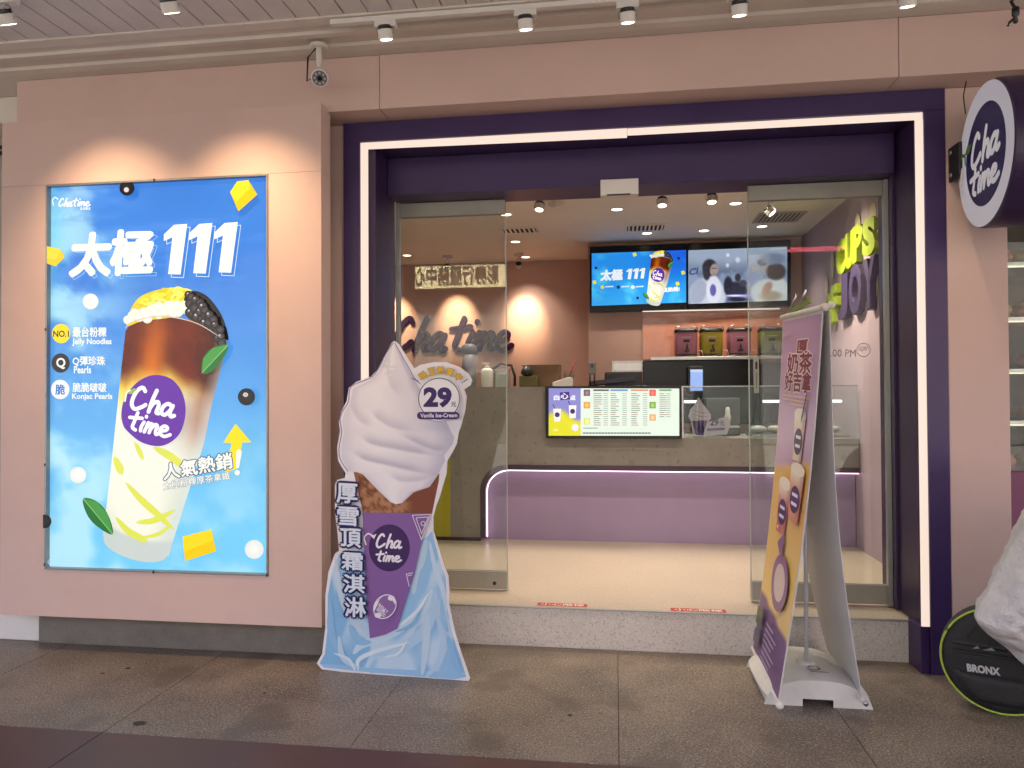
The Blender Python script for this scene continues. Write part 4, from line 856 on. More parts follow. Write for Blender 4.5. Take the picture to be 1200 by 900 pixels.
logo(s4, [Q6(*p) for p in ((332, 142), (452, 146), (446, 208), (326, 204))], WH, 2.6, L_CHA); logo(s4, [Q6(*p) for p in ((330, 222), (450, 226), (446, 272), (326, 268))], WH, 2.4, L_TIME)
s4.line([Q6(*p) for p in ((280, 190), (272, 160), (290, 140), (312, 150))], 1.8, WH, 5); s4.poly([Q6(*p) for p in ((305, 152), (330, 140), (318, 165))], WH)
for tri in (((497, 54), (580, 50), (540, 168)), ((515, 66), (572, 62), (541, 140))):
    for p, q in zip(tri, tri[1:] + tri[:1]): s4.line([Q6(*p), Q6(*q)], .8, WH, 2)
s4.ring(*Q6(548, 92), 2, 2.8, WH, 14)
for p, q in (((470, 328), (500, 322)), ((470, 328), (483, 385)), ((478, 336), (496, 332))): s4.line([Q6(*p), Q6(*q)], .8, WH, 2)
s4.ell(*Q6(370, 480), 15.5, 12.5, WH, rot=-.9, n=32); s4.ell(*Q6(370, 480), 14.3, 11.3, (140, 104, 166), rot=-.9, n=32)
s4.poly([Q6(*p) for p in ((322, 500), (345, 448), (360, 432), (326, 462), (318, 490))], WH); s4.poly([Q6(*p) for p in ((410, 430), (420, 450), (418, 470), (395, 432))], WH)
s4.ell(*Q6(338, 520), 4, 3, WH); s4.ell(*Q6(400, 440), 4, 3, WH)
s4.text('FRESHLY', [Q6(*p) for p in ((345, 462), (388, 500), (378, 514), (336, 478))][0:4], WH, .02); s4.text('&', [Q6(*p) for p in ((362, 488), (374, 496), (366, 508), (355, 499))], WH, .02); s4.text('BREWED', [Q6(*p) for p in ((340, 482), (376, 518), (366, 530), (331, 496))], WH, .02)
s4.build('cup_sleeve', M['print'], so); s4 = s4.fresh()
NV = (46, 42, 96)
for ch, (x0_, y0_, x1_, y1_) in zip('厚雪頂霜淇淋', [(146, 702, 243, 800), (150, 812, 248, 905), (165, 912, 260, 1005), (170, 1025, 268, 1112), (178, 1126, 278, 1218), (186, 1232, 284, 1330)]):
    s4.text(ch, [Q5(x0_, y0_), Q5(x1_, y0_ + 6), Q5(x1_, y1_), Q5(x0_, y1_ - 6)], (216, 228, 242), .026, (30, 26, 82), .10)
s4.build('column_lettering', M['print'], so); s4 = s4.fresh()
# price badge
s4.ell(*Q5(625, 312), 25, 25.5, (238, 238, 242), n=40); s4.ring(*Q5(625, 310), 23.4, 24.4, NV, 48)
s4.text('29', [Q5(552, 256), Q5(684, 256), Q5(684, 352), Q5(552, 352)], (56, 38, 100), .05); s4.text('元', [Q5(680, 325), Q5(705, 325), Q5(705, 348), Q5(680, 348)], (56, 38, 100), .02)
pill = [Q5(522 + 17 - 17 * sin(a), 388.5 - 17 * cos(a)) for a in np.linspace(0, pi, 8)] + [Q5(720 - 17 + 17 * sin(a), 388.5 + 17 * cos(a)) for a in np.linspace(0, pi, 8)]
s4.poly(pill, (62, 40, 108)); s4.text('Vanilla Ice-Cream', [Q5(538, 379), Q5(710, 377), Q5(710, 396), Q5(538, 398)], (240, 238, 244), .02)
for ch, x, y, r, h in (('現', 550, 203, -34, 17), ('正', 592, 183, -14, 17), ('熱', 634, 177, 2, 17), ('賣', 676, 186, 16, 17), ('中', 716, 208, 34, 17)):
    c_, s_ = cos(rd(r)) * h, sin(rd(r)) * h
    s4.text(ch, [Q5(x - c_ + s_, y - s_ - c_), Q5(x + c_ + s_, y + s_ - c_), Q5(x + c_ - s_, y + s_ + c_), Q5(x - c_ - s_, y - s_ + c_)], (226, 186, 60), .03, (126, 104, 70), .045)
s4.line([Q5(758, 220), Q5(740, 232)], 1, NV, 2); s4.ell(*Q5(734, 236), .8, None, NV, n=8)
s4.line([Q5(500, 215), Q5(528, 228)], 1, (90, 80, 140), 2)
s4.build('price_badge', M['print'], so)
# easel leg behind
MB().prism([sfn(*Q5(330, 500)) - NS * .02, sfn(*Q5(420, 500)) - NS * .02, np.array((-1.05, 4.28, 0)), np.array((-1.25, 4.28, 0))], (0, .004, .0)).build('easel_leg', M['brown'], so)

# ------------------------------------------------------------------ folding banner stand
bs = thing('banner_stand', 'white A-shaped banner stand with a purple and yellow poster and a plastic base', 'banner stand', (.95, 3.93, 0))
def prof_base(s):
    return .045 + .09 * max(0, 1 - abs(s * 2 - 1) ** 2.6) ** .8
bm_ = MB()
XB0, XB1, YB0, YB1 = .70, 1.20, 3.69, 4.17
def bfn(u, v):
    ex = 1 - .06 * (abs(v * 2 - 1) ** 4); x = .95 + (u - .5) * (XB1 - XB0) * ex
    e = 1 - .08 * abs(v * 2 - 1) ** 6
    return (x, YB0 + v * (YB1 - YB0), prof_base(u) * e + .0)
bm_.grid(bfn, 26, 10)
notch = [(0.70, .0), (.88, .0), (.88, .035), (1.02, .035), (1.02, 0), (1.20, 0)]
for yy in (YB0, YB1):
    top = [(bfn(u / 26, 0 if yy == YB0 else 1)[0], yy, bfn(u / 26, 0)[2]) for u in range(26, -1, -1)]
    pl = [(x, yy, z) for x, z in notch] + top
    tr = tessellate_polygon([[Vector(p) for p in pl]]); bm_.add(pl, [tuple(t) for t in tr])
for u in (0, 1):
    bm_.add([(bfn(u, 0)[0], YB0, 0), (bfn(u, 0)[0], YB1, 0), bfn(u, 1), bfn(u, 0)], [(0, 1, 2, 3)])
o = bm_.build('base', M['wplastic'], bs, .008)
MB().lathe([(.05, .128), (.05, .142), (.035, .150), (.02, .152)], (.95, 3.9, 0), 'z', 20).build('filler_cap', M['wplastic'], bs)
ba = Art(lambda a, b: np.array((a, b, .0)) + np.array((0, 0, prof_base((a - .7) / .5) + .004)), (0, 0, 1), .0003)
ba.line([(.93, 3.80), (.965, 3.79), (.99, 3.81), (.985, 3.835)], .008, (70, 68, 66), 5); ba.line([(.94, 3.83), (.96, 3.85), (.975, 3.845)], .006, (70, 68, 66), 5)
for k in range(5): ba.line([(.94 + k * .017, 3.765), (.951 + k * .017, 3.765)], .007, (110, 108, 105), 2)
ba.build('embossed_mark', M['print'], bs)
MB().tube([(.95, 3.9, .14), (.955, 3.9, 1.0), (.967, 3.92, 1.90)], .0105, 10).build('pole', M['pole'], bs)
TL, TR_, BRt, BLt = [np.array(p) for p in ((.930, 4.245, 1.912), (.962, 3.575, 1.885), (.741, 3.562, .062), (.751, 4.25, .075))]
def lp(u, v):                               # left banner: u far -> near, v top -> bottom
    p = TL * (1 - u) * (1 - v) + TR_ * u * (1 - v) + BRt * u * v + BLt * (1 - u) * v
    return p + np.array((.028, 0, 0)) * sin(pi * v) * (1)
RTL, RTR, RBR, RBL = [np.array(p) for p in ((.955, 4.245, 1.912), (.990, 3.575, 1.885), (1.135, 3.64, .06), (1.15, 4.25, .075))]
def rp(u, v):
    p = RTL * (1 - u) * (1 - v) + RTR * u * (1 - v) + RBR * u * v + RBL * (1 - u) * v
    return p + np.array((-.075, 0, 0)) * sin(pi * v ** 1.15) * (.55 + .45 * (1 - u))
def sheet(fn, th, nm, m):
    b = MB(); nu, nv = 8, 30
    b.grid(lambda u, v: fn(u, v), nu, nv); b.grid(lambda u, v: fn(u, v) + np.array((th, 0, 0)), nu, nv)
    b.grid(lambda u, v: fn(1, v) + np.array((th * u, 0, 0)), 1, nv); b.grid(lambda u, v: fn(0, v) + np.array((th * u, 0, 0)), 1, nv)
    return b.build(nm, m, bs)
sheet(lp, .003, 'banner_sheet', M['film']); sheet(rp, .003, 'banner_sheet', M['film'])
MB().tube([TL + (0, .02, .012), TR_ + (0, -.02, .012)], .014, 10).build('top_rod', M['wplastic'], bs)
MB().tube([RTL + (0, .02, .02), RTR + (0, -.02, .02)], .014, 10).build('top_rod', M['wplastic'], bs)
MB().tube([BLt + (0, .03, 0), BRt + (0, -.02, 0)], .010, 10).build('bottom_rod', M['wplastic'], bs)
MB().tube([RBL + (0, .03, 0), RBR + (0, -.02, 0)], .010, 10).build('bottom_rod', M['wplastic'], bs)
for p in (TR_ + (0, -.024, .012), RTR + (0, -.024, .02), BRt + (0, -.024, 0)): MB().lathe([(.006, -.02), (.017, -.014), (.019, 0), (.015, .014), (.005, .018)], p, 'y', 12).build('end_cap', M['wplastic'], bs)
cl = MB().obox((.945, 3.95, 1.945), (.006, 0, 0), (0, .22, -.006), (0, 0, .014)).build('green_clip', mat('green_clip_plastic', (.16, .24, .04), .5), bs, .003)
for y in (3.90, 4.10): MB().tube([(.935, y, 1.95), (.945, y - .02, 1.985), (.955, y - .05, 2.02)], .006, 6).build('clip_wire', M['steel'], cl)
MB().lathe([(.012, -.006), (.012, .004), (.006, .006)], (RBR[0] + .005, RBR[1] - .03, .06), 'y', 12).build('eyelet', M['steel'], bs)
# the printed poster on the left sheet
bn = Art(lambda a, b: lp(a, b), (-1, 0, .1), .0005)
g = []
def banc(X, Y, S, T):
    c = mix((176, 148, 188), (208, 178, 206), smooth(0, .38, T)); c = mix(c, (160, 128, 158), .5 * smooth(.3, .42, T) * smooth(.1, .8, S))
    yl = mix((232, 192, 94), (238, 202, 122), smooth(.45, .8, T)); k = smooth(.405, .43, T - .055 * (S - .5) * -1 + .0); c = mix(c, yl, k)
    c = mix(c, (205, 140, 110), .6 * k * np.exp(-((T - .50) / .07) ** 2 - ((S - .75) / .4) ** 2)); c = mix(c, (226, 196, 150), .5 * k * smooth(.5, .7, fbm(S * 5, T * 14, 4)))
    return mix(c, (118, 86, 132), smooth(.835, .84, T - .04 * (S - .5)))
bn.patch([(0, .01), (1, .01)], [(0, .975), (1, .975)], .008, .995, 14, 70, banc)
DK = (120, 44, 70)
bn.text('厚', [(.42, .07), (.72, .07), (.72, .115), (.42, .115)], DK, .03, (236, 220, 222), .06)
bn.text('奶茶', [(.2, .105), (.84, .105), (.84, .165), (.2, .165)], DK, .03, (236, 220, 222), .06)
bn.text('好吉拿', [(.16, .158), (.86, .158), (.86, .215), (.16, .215)], DK, .03, (236, 220, 222), .06)
for k, (a, b) in enumerate(((.14, .86), (.14, .8), (.34, .8))): bn.line([(a, .228 + k * .011), (b, .228 + k * .011)], .005, (226, 190, 170), 2)
bn.line([(.1, .05), (.26, .05)], .01, (180, 160, 190), 2)
for cx, y0_, y1_, w, c1 in ((.66, .275, .40, .30, (226, 208, 178)), (.42, .475, .615, .34, (206, 128, 120)), (.74, .42, .56, .36, (218, 150, 120))):
    bn.patch([(y0_, cx - w / 2), (y1_, cx - w / 2.7)], [(y0_, cx + w / 2), (y1_, cx + w / 2.7)], y0_, y1_, 6, 14, lambda X, Y, S, T, c1=c1: mix(mix((238, 226, 205), c1, smooth(.05, .5, T)), (160, 100, 90), .5 * smooth(.6, 1, S)))
    bn.ell(cx, y0_, w / 2, .018, (240, 232, 214)); ym = (y0_ + y1_) / 2 + .01; bn.ell(cx, ym, w * .36, .036, (76, 46, 96)); bn.line([(cx - w * .2, ym - .012), (cx + w * .2, ym - .012)], .009, (235, 230, 240), 2); bn.line([(cx - w * .2, ym + .012), (cx + w * .2, ym + .012)], .009, (235, 230, 240), 2)
bn.line([(.82, .22), (.74, .285)], .02, (84, 58, 96), 2)
bn.ell(.62, .735, .24, .075, (142, 104, 146)); bn.ell(.62, .735, .16, .05, (218, 196, 190)); bn.poly([(.42, .64), (.6, .60), (.58, .68)], (142, 104, 146))
for k in range(3): bn.poly([(.2 + k * .07, .575 + k * .012), (.27 + k * .07, .568 + k * .012), (.26 + k * .07, .583 + k * .012)], (236, 206, 176))
for k in range(7): bn.line([(.42, .868 + k * .016), (.42 + .42 * (.6 + .4 * ((k * 37) % 10) / 10), .868 + k * .016)], .0045, (190, 170, 200), 2)
bn.poly([(.1, .855), (.3, .855), (.3, .905), (.1, .905)], (92, 100, 84)); bn.poly([(.1, .92), (.3, .92), (.3, .96), (.1, .96)], (110, 96, 116))
bn.build('banner_print', M['print_dim'], bs)

# ------------------------------------------------------------------ round blade sign
rear = at(1124.5, 186, 'y', 4.13); near = np.array((1.738, 3.44, rear[2]))
bu = near - rear; bu[2] = 0; Rr = np.linalg.norm(bu) / 2; bu /= 2 * Rr; bc = (rear + near) / 2; bc[2] = (at(1160, 97, 'y', bc[1])[2] + at(1160, 266, 'y', bc[1])[2]) / 2; Rv = (at(1160, 97, 'y', bc[1])[2] - at(1160, 266, 'y', bc[1])[2]) / 2
Rr = (Rr + Rv) / 2
bnrm = np.array((-(-bu[1]), -bu[0], 0)); bnrm = np.array((bu[1], -bu[0], 0));
if bnrm[0] > 0: bnrm = -bnrm
sg = thing('round_blade_sign', 'round projecting sign with white ring and dark purple centre beside the entrance', 'sign', (bc[0], bc[1], bc[2]))
vv = []; fs = []; n = 64; prof2 = [(Rr * .93, .006), (Rr * .985, 0), (Rr, -.012), (Rr, -.30), (Rr * .97, -.31)]
for r, h in prof2:
    for k in range(n): a_ = 2 * pi * k / n; vv.append(bc + bu * r * cos(a_) + np.array((0, 0, 1)) * r * sin(a_) + bnrm * h)
for i in range(len(prof2) - 1): fs += [(i * n + k, i * n + (k + 1) % n, (i + 1) * n + (k + 1) % n, (i + 1) * n + k) for k in range(n)]
fs += [tuple(range(n)), tuple((len(prof2) - 1) * n + k for k in range(n))]
MB().add(vv, fs, 0, False).build('drum', M['purple_d'], sg)
sa = Art(lambda a, b: bc + bu * a * Rr + np.array((0, 0, -1)) * b * Rr + bnrm * .0065, bnrm, .0008)
sa.ell(0, 0, .975, .975, (232, 226, 236), n=64); sa.build('face', M['sign_glow'], sg); sa = sa.fresh()
sa.ell(.03, .0, .70, .70, (30, 22, 74), n=56); sa.build('centre', M['sign_glow'], sg); sa = sa.fresh()
logo(sa, [(-.42, -.36), (.60, -.36), (.56, .06), (-.46, .06)], (236, 232, 240), .088, L_CHA); logo(sa, [(-.44, .12), (.62, .12), (.58, .47), (-.48, .47)], (236, 232, 240), .08, L_TIME)
sa.build('lettering', M['sign_glow'], sg); sa = sa.fresh()
sa.line([(-.82, .12), (-.86, -.05), (-.76, -.2), (-.62, -.18), (-.6, -.05)], .05, (74, 110, 58), 5); sa.poly([(-.62, -.18), (-.5, -.30), (-.34, -.27), (-.44, -.17)], (84, 120, 62)); sa.line([(-.72, .0), (-.78, .2), (-.76, .28)], .09, (226, 222, 232), 4)
sa.build('leaf_mark', M['print'], sg)
br_ = MB().box(1.772, 1.79, 4.06, 4.184, 2.62, 2.80).build('bracket', M['black'], sg, .004)
for z in (2.65, 2.77): MB().lathe([(.012, -.006), (.012, .0), (.006, .004)], (1.775, 4.155, z), 'x', 10).build('bolt', M['steel'], br_)
MB().tube([(1.83, 4.1, 3.125), (1.815, 4.1, 3.05), (1.82, 4.09, 2.95)], .003, 6).build('hanging_wire', M['rubber'], sg)

# the drink on the first wall screen reuses the poster's cup
def Tcup(p):
    x, y = (p[0] - 190) / 290, (p[1] - 500) / 290
    return (772 + x * 62 + 0.0, 326.5 + y * 58)
cup_tv = DRAW_TV.fresh(); draw_cup(cup_tv, Tcup); DRAW_TV.build('display', M['screen'], t1); cup_tv.build('display_drink', M['screen'], t1)

# ------------------------------------------------------------------ lamps
def spot_light(parent, loc, aim, watts, angle, blend=1.0, col=(1, .80, .58), radius=.025):
    ld = bpy.data.lights.new('lamp_light', 'SPOT'); ld.energy = watts; ld.spot_size = rd(angle); ld.spot_blend = blend; ld.color = col; ld.shadow_soft_size = radius
    o = bpy.data.objects.new('lamp_light', ld); COL.objects.link(o); o.parent = parent
    o.location = Vector(loc) - woff(parent); o.rotation_euler = (Vector(aim) - Vector(loc)).to_track_quat('-Z', 'Y').to_euler(); return o
def spotlight(label, hx, hy, hz, ztop, aim, watts, angle, group, r=.038, yoke=True, col=(1, .78, .55), box_=True):
    """a track lamp: adapter box, wire yoke, short drum head with black collar, lit face"""
    t = thing('track_spotlight', label, 'spotlight', (hx, hy, ztop), group)
    d = np.array(aim, float) - (hx, hy, hz); d /= np.linalg.norm(d)
    u = np.cross(d, (0, 0, 1.)) if abs(d[2]) < .98 else np.array((1., 0, 0)); u /= np.linalg.norm(u); w = np.cross(d, u)
    if box_: box('adapter', M['white'], hx - .055, hx + .055, hy - .022, hy + .022, ztop - .035, ztop - .001, t, .003)
    def drum(h0, h1, ra, rb, nm, m):
        n = 20; c = np.array((hx, hy, hz)); v = []
        for h, rr in ((h0, ra), (h1, rb)):
            v += [c + d * h + (u * cos(2 * pi * k / n) + w * sin(2 * pi * k / n)) * rr for k in range(n)]
        return MB().add(v, [(k, (k + 1) % n, n + (k + 1) % n, n + k) for k in range(n)] + [tuple(range(n)), tuple(range(n, 2 * n))], 0, False).build(nm, m, t, .003)
    drum(-.045, -.026, r * .9, r * .96, 'collar', M['black']); drum(-.025, .022, r, r, 'head', M['white']); drum(.0225, .0245, r * .82, r * .82, 'lit_face', M['lamp'])
    c = np.array((hx, hy, hz))
    for s in (-1, 1): MB().tube([(hx, hy, ztop - .036), (hx + s * r * .5, hy, hz + (ztop - .036 - hz) * .75), tuple(c + u * s * (r + .006) - d * .03), tuple(c + u * s * (r + .006))], .003, 6).build('yoke', M['steel'], t)
    spot_light(t, c + d * .03, aim, watts, angle, col=col)
    return t
trk = thing('lighting_track', 'thin white lighting track under the cream cornice', 'track', (.4, 3.62, 3.45))
box('rail', M['white'], -1.45, 2.6, 3.60, 3.635, 3.425, 3.451, trk, .002)
SW = 2.2
for i, (x, hz) in enumerate(((-1.155, 3.355), (-.43, 3.352), (.075, 3.348), (.606, 3.342), (1.366, 3.325))):
    spotlight(('spotlight nearest the security camera', 'second spotlight from the security camera', 'spotlight above the middle of the entrance', 'fourth spotlight along the entrance track', 'spotlight nearest the round blade sign')[i] + ' under the cornice',
              x, 3.617, hz, 3.424, (x + .04, 3.86, 2.55), SW, 84, 'arcade track spotlights')
for i, (x, y) in enumerate(((-2.94, 3.185), (-2.085, 3.205))):
    spotlight(('spotlight at the far left on the planked ceiling', 'spotlight on the planked ceiling above the blue poster')[i], x, y, 3.352, 3.461, (x + .06, 3.92, 2.05), 8.5, 80, 'arcade ceiling spotlights', .042, col=(1, .66, .38))
# shop downlights
SC = (3.15 - 1.5) / (3.05 - 1.5)
DLS = [((500, 249), 'downlight seen at the left edge of the left glass door'), ((574, 246), 'downlight seen near the top right of the left glass door'), ((593, 251), 'downlight just right of the left glass door'), ((604, 283), 'second downlight in the row right of the left door'),
       ((616, 301), 'farthest downlight in the row right of the left door'), ((477, 299), 'far downlight above the purple wall letters'), ((723, 245), 'downlight below the white door sensor'), ((758, 273), 'downlight above the left wall screen'),
       ((825, 270), 'downlight above the middle of the wall screens'), ((862, 238), 'downlight beside the large ceiling vent'), ((893, 265), 'downlight above the right wall screen'), ((885, 231), 'left downlight at the top of the right glass door'), ((918, 231), 'right downlight at the top of the right glass door')]
DW = 3.4
for (px, lab) in DLS:
    p = at(px[0], px[1], 'z', 3.149); t = thing('downlight', lab, 'downlight', p, 'round ceiling downlights in the shop')
    MB().lathe([(.062, 0), (.062, -.004), (.05, -.006), (.049, 0)], p, 'z', 24).build('rim', M['white'], t); MB().lathe([(.048, -.001), (.048, -.004)], p, 'z', 24).build('lit_face', M['lamp'], t)
    spot_light(t, (p[0], p[1], p[2] - .02), (p[0], p[1], 0), DW, 105, .8, (1, .85, .68), .045)
# extra downlights over the door zone, above the header line and so unseen from the street
for x in (-1.0, .1, 1.2):
    p = np.array((x, 5.15, 3.149)); t = thing('downlight', ('downlight just inside the doorway on the left', 'downlight just inside the middle of the doorway', 'downlight just inside the doorway on the right')[int(x + 1.01)], 'downlight', p, 'round ceiling downlights in the shop')
    MB().lathe([(.062, 0), (.062, -.004), (.05, -.006), (.049, 0)], p, 'z', 24).build('rim', M['white'], t); MB().lathe([(.048, -.001), (.048, -.004)], p, 'z', 24).build('lit_face', M['lamp'], t)
    spot_light(t, (p[0], p[1], p[2] - .02), (p[0], p[1] - .15, 0), DW * 1.3, 115, .8, (1, .85, .68), .045)
for (px, lab, aim) in (((632, 243), 'shop spotlight nearest the left glass door', (-.75, 5.2, .3)), ((776, 238), 'shop spotlight right of the door sensor', (.35, 5.3, .3)), ((834, 234), 'shop spotlight beside the large ceiling vent', (.8, 5.2, .3)), ((903, 248), 'shop spotlight behind the right glass door', (1.93, 6.1, 2.2))):
    p = at(px[0], px[1], 'z', 3.02); spotlight(lab, p[0], p[1], 3.02, 3.149, aim, 9 if aim[0] > 1.5 else 3.2, 100 if aim[0] > 1.5 else 50, 'shop ceiling spotlights', .04)
for i, x in enumerate((-2.75, -1.95, -1.10)):
    spotlight('wall washing spotlight by the back wall, ' + ('left of three', 'middle of three', 'right of three')[i], x, 8.45, 3.0, 3.149, (x, 8.99, 2.45), 8, 50, 'back wall spotlights', .035, col=(1, .70, .42))
# ceiling vents and detector
def vent(label, x0_, x1_, y0_, y1_, n, m):
    t = thing('ceiling_vent', label, 'vent', ((x0_ + x1_) / 2, (y0_ + y1_) / 2, 3.149), 'shop ceiling vents'); box('backing', M['gap'], x0_, x1_, y0_, y1_, 3.144, 3.149, t)
    MB().box(x0_ - .02, x1_ + .02, y0_ - .02, y0_, 3.138, 3.149).box(x0_ - .02, x1_ + .02, y1_, y1_ + .02, 3.138, 3.149).box(x0_ - .02, x0_, y0_, y1_, 3.138, 3.149).box(x1_, x1_ + .02, y0_, y1_, 3.138, 3.149).build('frame', m, t)
    for k in range(n): a = x0_ + (k + .5) * (x1_ - x0_) / n; box('slat', m, a - (x1_ - x0_) / n * .22, a + (x1_ - x0_) / n * .22, y0_, y1_, 3.137, 3.1435, t)
VG = mat('vent_grey', (.42, .38, .34), .6)
p = at(838, 226, 'z', 3.149); q = at(873, 214, 'z', 3.149); vent('large grilled ceiling vent right of the door sensor', p[0] - .05, p[0] + .32, 5.55, 6.0, 12, VG)
p = at(735, 264, 'z', 3.149); vent('narrow ceiling vent in the middle of the shop ceiling', p[0], p[0] + .36, p[1], p[1] + .24, 9, M['ceil_in'])
p = at(596, 270, 'z', 3.149); vent('narrow ceiling vent behind the left glass door', p[0] - .05, p[0] + .28, p[1] - .1, p[1] + .1, 7, M['ceil_in'])
p = at(895, 254, 'z', 3.149); vent('ceiling vent seen through the right glass door', p[0] - .05, p[0] + .33, p[1] - .15, p[1] + .2, 10, VG)
p = at(652, 238, 'z', 3.149); t = thing('smoke_detector', 'round white smoke detector on the shop ceiling', 'detector', p); MB().lathe([(.075, 0), (.075, -.015), (.05, -.03), (.0501, -.031)], p, 'z', 24).build('dome', M['white'], t); MB().lathe([(.03, -.03), (.028, -.038)], p, 'z', 16).build('sensor_cap', M['ceil_in'], t)

# ------------------------------------------------------------------ security camera
cc = thing('security_camera', 'small white security camera hanging from the cornice above the pink panel', 'security camera', (-1.62, 3.86, 3.44))
p = at(374, 62, 'y', 3.84); c = at(375, 90, 'y', 3.80)
MB().lathe([(.05, 0), (.05, -.012), (.04, -.016)], (p[0], 3.84, 3.44), 'z', 20).build('mount_plate', M['wplastic'], cc)
MB().lathe([(.016, -.014), (.016, -.1), (.011, -.105), (.011, -.13)], (p[0], 3.84, 3.44), 'z', 14).build('post', M['wplastic'], cc)
d = np.array((.06, -.16, -.10)); d /= np.linalg.norm(d); u = np.cross(d, (0, 0, 1)); u /= np.linalg.norm(u); w = np.cross(d, u)
def cyl(c, prof_, nm, m, par, n=24):
    v = [c + d * h + (u * cos(2 * pi * k / n) + w * sin(2 * pi * k / n)) * r for r, h in prof_ for k in range(n)]; L = len(prof_)
    return MB().add(v, [(i * n + k, i * n + (k + 1) % n, (i + 1) * n + (k + 1) % n, (i + 1) * n + k) for i in range(L - 1) for k in range(n)] + [tuple(range(n)), tuple((L - 1) * n + k for k in range(n))], 0, False).build(nm, m, par, .002)
hd = cyl(c, [(.040, -.05), (.045, -.04), (.047, .055), (.040, .057)], 'housing', M['wplastic'], cc)
cyl(c, [(.039, .0575), (.039, .060)], 'lens_plate', mat('lens_grey', (.12, .12, .13), .3), hd); cyl(c, [(.014, .061), (.011, .066)], 'lens', M['gloss_black'], hd)
led = MB()
for k in range(8):
    a = 2 * pi * k / 8; e = c + d * .061 + (u * cos(a) + w * sin(a)) * .027; led.obox(e, u * .006, w * .006, d * .001)
led.build('infrared_leds', mat('ir_led', (.45, .45, .46), .3), hd)
MB().tube([(p[0] - .02, 3.84, 3.425), (p[0] - .07, 3.85, 3.38), (p[0] - .075, 3.85, 3.25), (c[0] - .03, c[1] + .06, c[2] + .04)], .005, 6).build('cable', M['rubber'], cc)
MB().tube([(p[0], 3.84, 3.31), (p[0], 3.83, 3.28), tuple(c - d * .02 + (0, 0, .04))], .009, 8).build('joint', M['black'], cc)
bp = thing('cable_plug', 'black cable connector dangling in the top right corner', 'plug', (1.98, 3.9, 3.44))
p = at(1190, 8, 'y', 3.88)
MB().tube([(p[0] + .02, 3.88, 3.44), (p[0] - .02, 3.88, 3.42), (p[0], 3.88, 3.38)], .008, 6).build('cable', M['rubber'], bp); MB().lathe([(.012, .03), (.017, .025), (.017, -.01), (.008, -.02), (.012, -.045), (.006, -.05)], (p[0], 3.88, 3.36), 'z', 10).build('plug_body', M['black'], bp)
MB().tube([(p[0], 3.88, 3.34), (p[0] - .03, 3.88, 3.315), (p[0] - .035, 3.88, 3.30)], .007, 6).build('tail', M['rubber'], bp)

# ------------------------------------------------------------------ bags in the lower right corner
rb = thing('round_black_bag', 'round black bag with lime piping standing on the pavement', 'bag', (at(1180, 776, 'y', 3.70)[0], 3.76, 0))
bcy = 3.76; bcz = .248; R_ = .248; bcx = at(1180, 776, 'y', 3.70)[0]
b = MB(); n = 40
for h, r in ((-.075, .86), (-.066, .95), (-.03, 1.0), (.03, 1.0), (.066, .95), (.075, .86)): pass
b.lathe([(R_ * .02, -.082), (R_ * .5, -.082), (R_ * .86, -.076), (R_ * .95, -.066), (R_ * .985, -.04), (R_ * .985, .04), (R_ * .95, .066), (R_ * .86, .076), (R_ * .02, .08)], (bcx, bcy, bcz), 'y', 48)
b.build('body', mat('black_nylon', (.012, .012, .013), .62, noise=(40, .3), bump=(160, .25)), rb)
MB().tube([(bcx + R_ * .972 * cos(a), bcy - .062, bcz + R_ * .972 * sin(a)) for a in np.linspace(0, 2 * pi, 56, endpoint=False)], .0055, 8, closed=True).build('piping', mat('lime_piping', (.40, .55, .06), .5), rb)
for z_, h in ((.315, .011), (.275, .008)):
    MB().grid(lambda u_, v_: (bcx - .19 + .36 * u_, bcy - .084 - .010 * sin(pi * v_), z_ + h * 2 * (v_ - .5)), 12, 6).build('strap', mat('black_webbing', (.02, .02, .021), .5, bump=(300, .3)), rb)
q = Art(lambda a, b_: np.array((a, bcy - .095, b_)), (0, -1, 0))
q.text('BRONX', [(bcx - .135, bcz - .024), (bcx - .005, bcz - .020), (bcx - .002, bcz - .056), (bcx - .132, bcz - .060)], (205, 205, 205), .04, (110, 110, 112), .03); q.build('lettering', M['print'], rb)
for x_, w_ in ((-.11, .028), (-.07, .05)):
    k = Art(lambda a, b_: np.array((a, bcy - .095, b_)), (0, -1, 0)); k.poly([(bcx + x_, bcz + .05), (bcx + x_ + w_ * .7, bcz + .068), (bcx + x_ + w_, bcz + .055), (bcx + x_ + w_ * .5, bcz + .052)], (150, 150, 150)); k.build('grey_mark', M['print'], rb)  # small pale grey patches on the bag front
rb.rotation_euler = (0, 0, -rd(24))
pk = MB().grid(lambda u_, v_: (bcx + (2 * u_ - 1) * .88 * math.sqrt(max(.0001, (R_ * .9) ** 2 - (-.20 + .135 * v_) ** 2)), bcy - .079 - .020 * (1 - abs(2 * u_ - 1) ** 6) * (1 - abs(2 * v_ - 1) ** 6), bcz - .20 + .135 * v_), 14, 10).build('pocket', bpy.data.materials['black_nylon'], rb)
MB().tube([(bcx - .16 + .32 * k / 10, bcy - .092, bcz - .066) for k in range(11)], .003, 6).build('zip', M['rubber'], pk)
MB().tube([(bcx - .05, bcy - .09, bcz + .13), (bcx - .045, bcy - .115, bcz + .15), (bcx + .045, bcy - .115, bcz + .15), (bcx + .05, bcy - .09, bcz + .13)], .008, 8).build('grab_handle', M['rubber'], rb)
MB().tube([(bcx + R_ * .6 * cos(a), bcy - .0815, bcz + R_ * .8 * sin(a)) for a in np.linspace(.5, 2.64, 24)], .003, 6).build('zip', M['rubber'], rb)
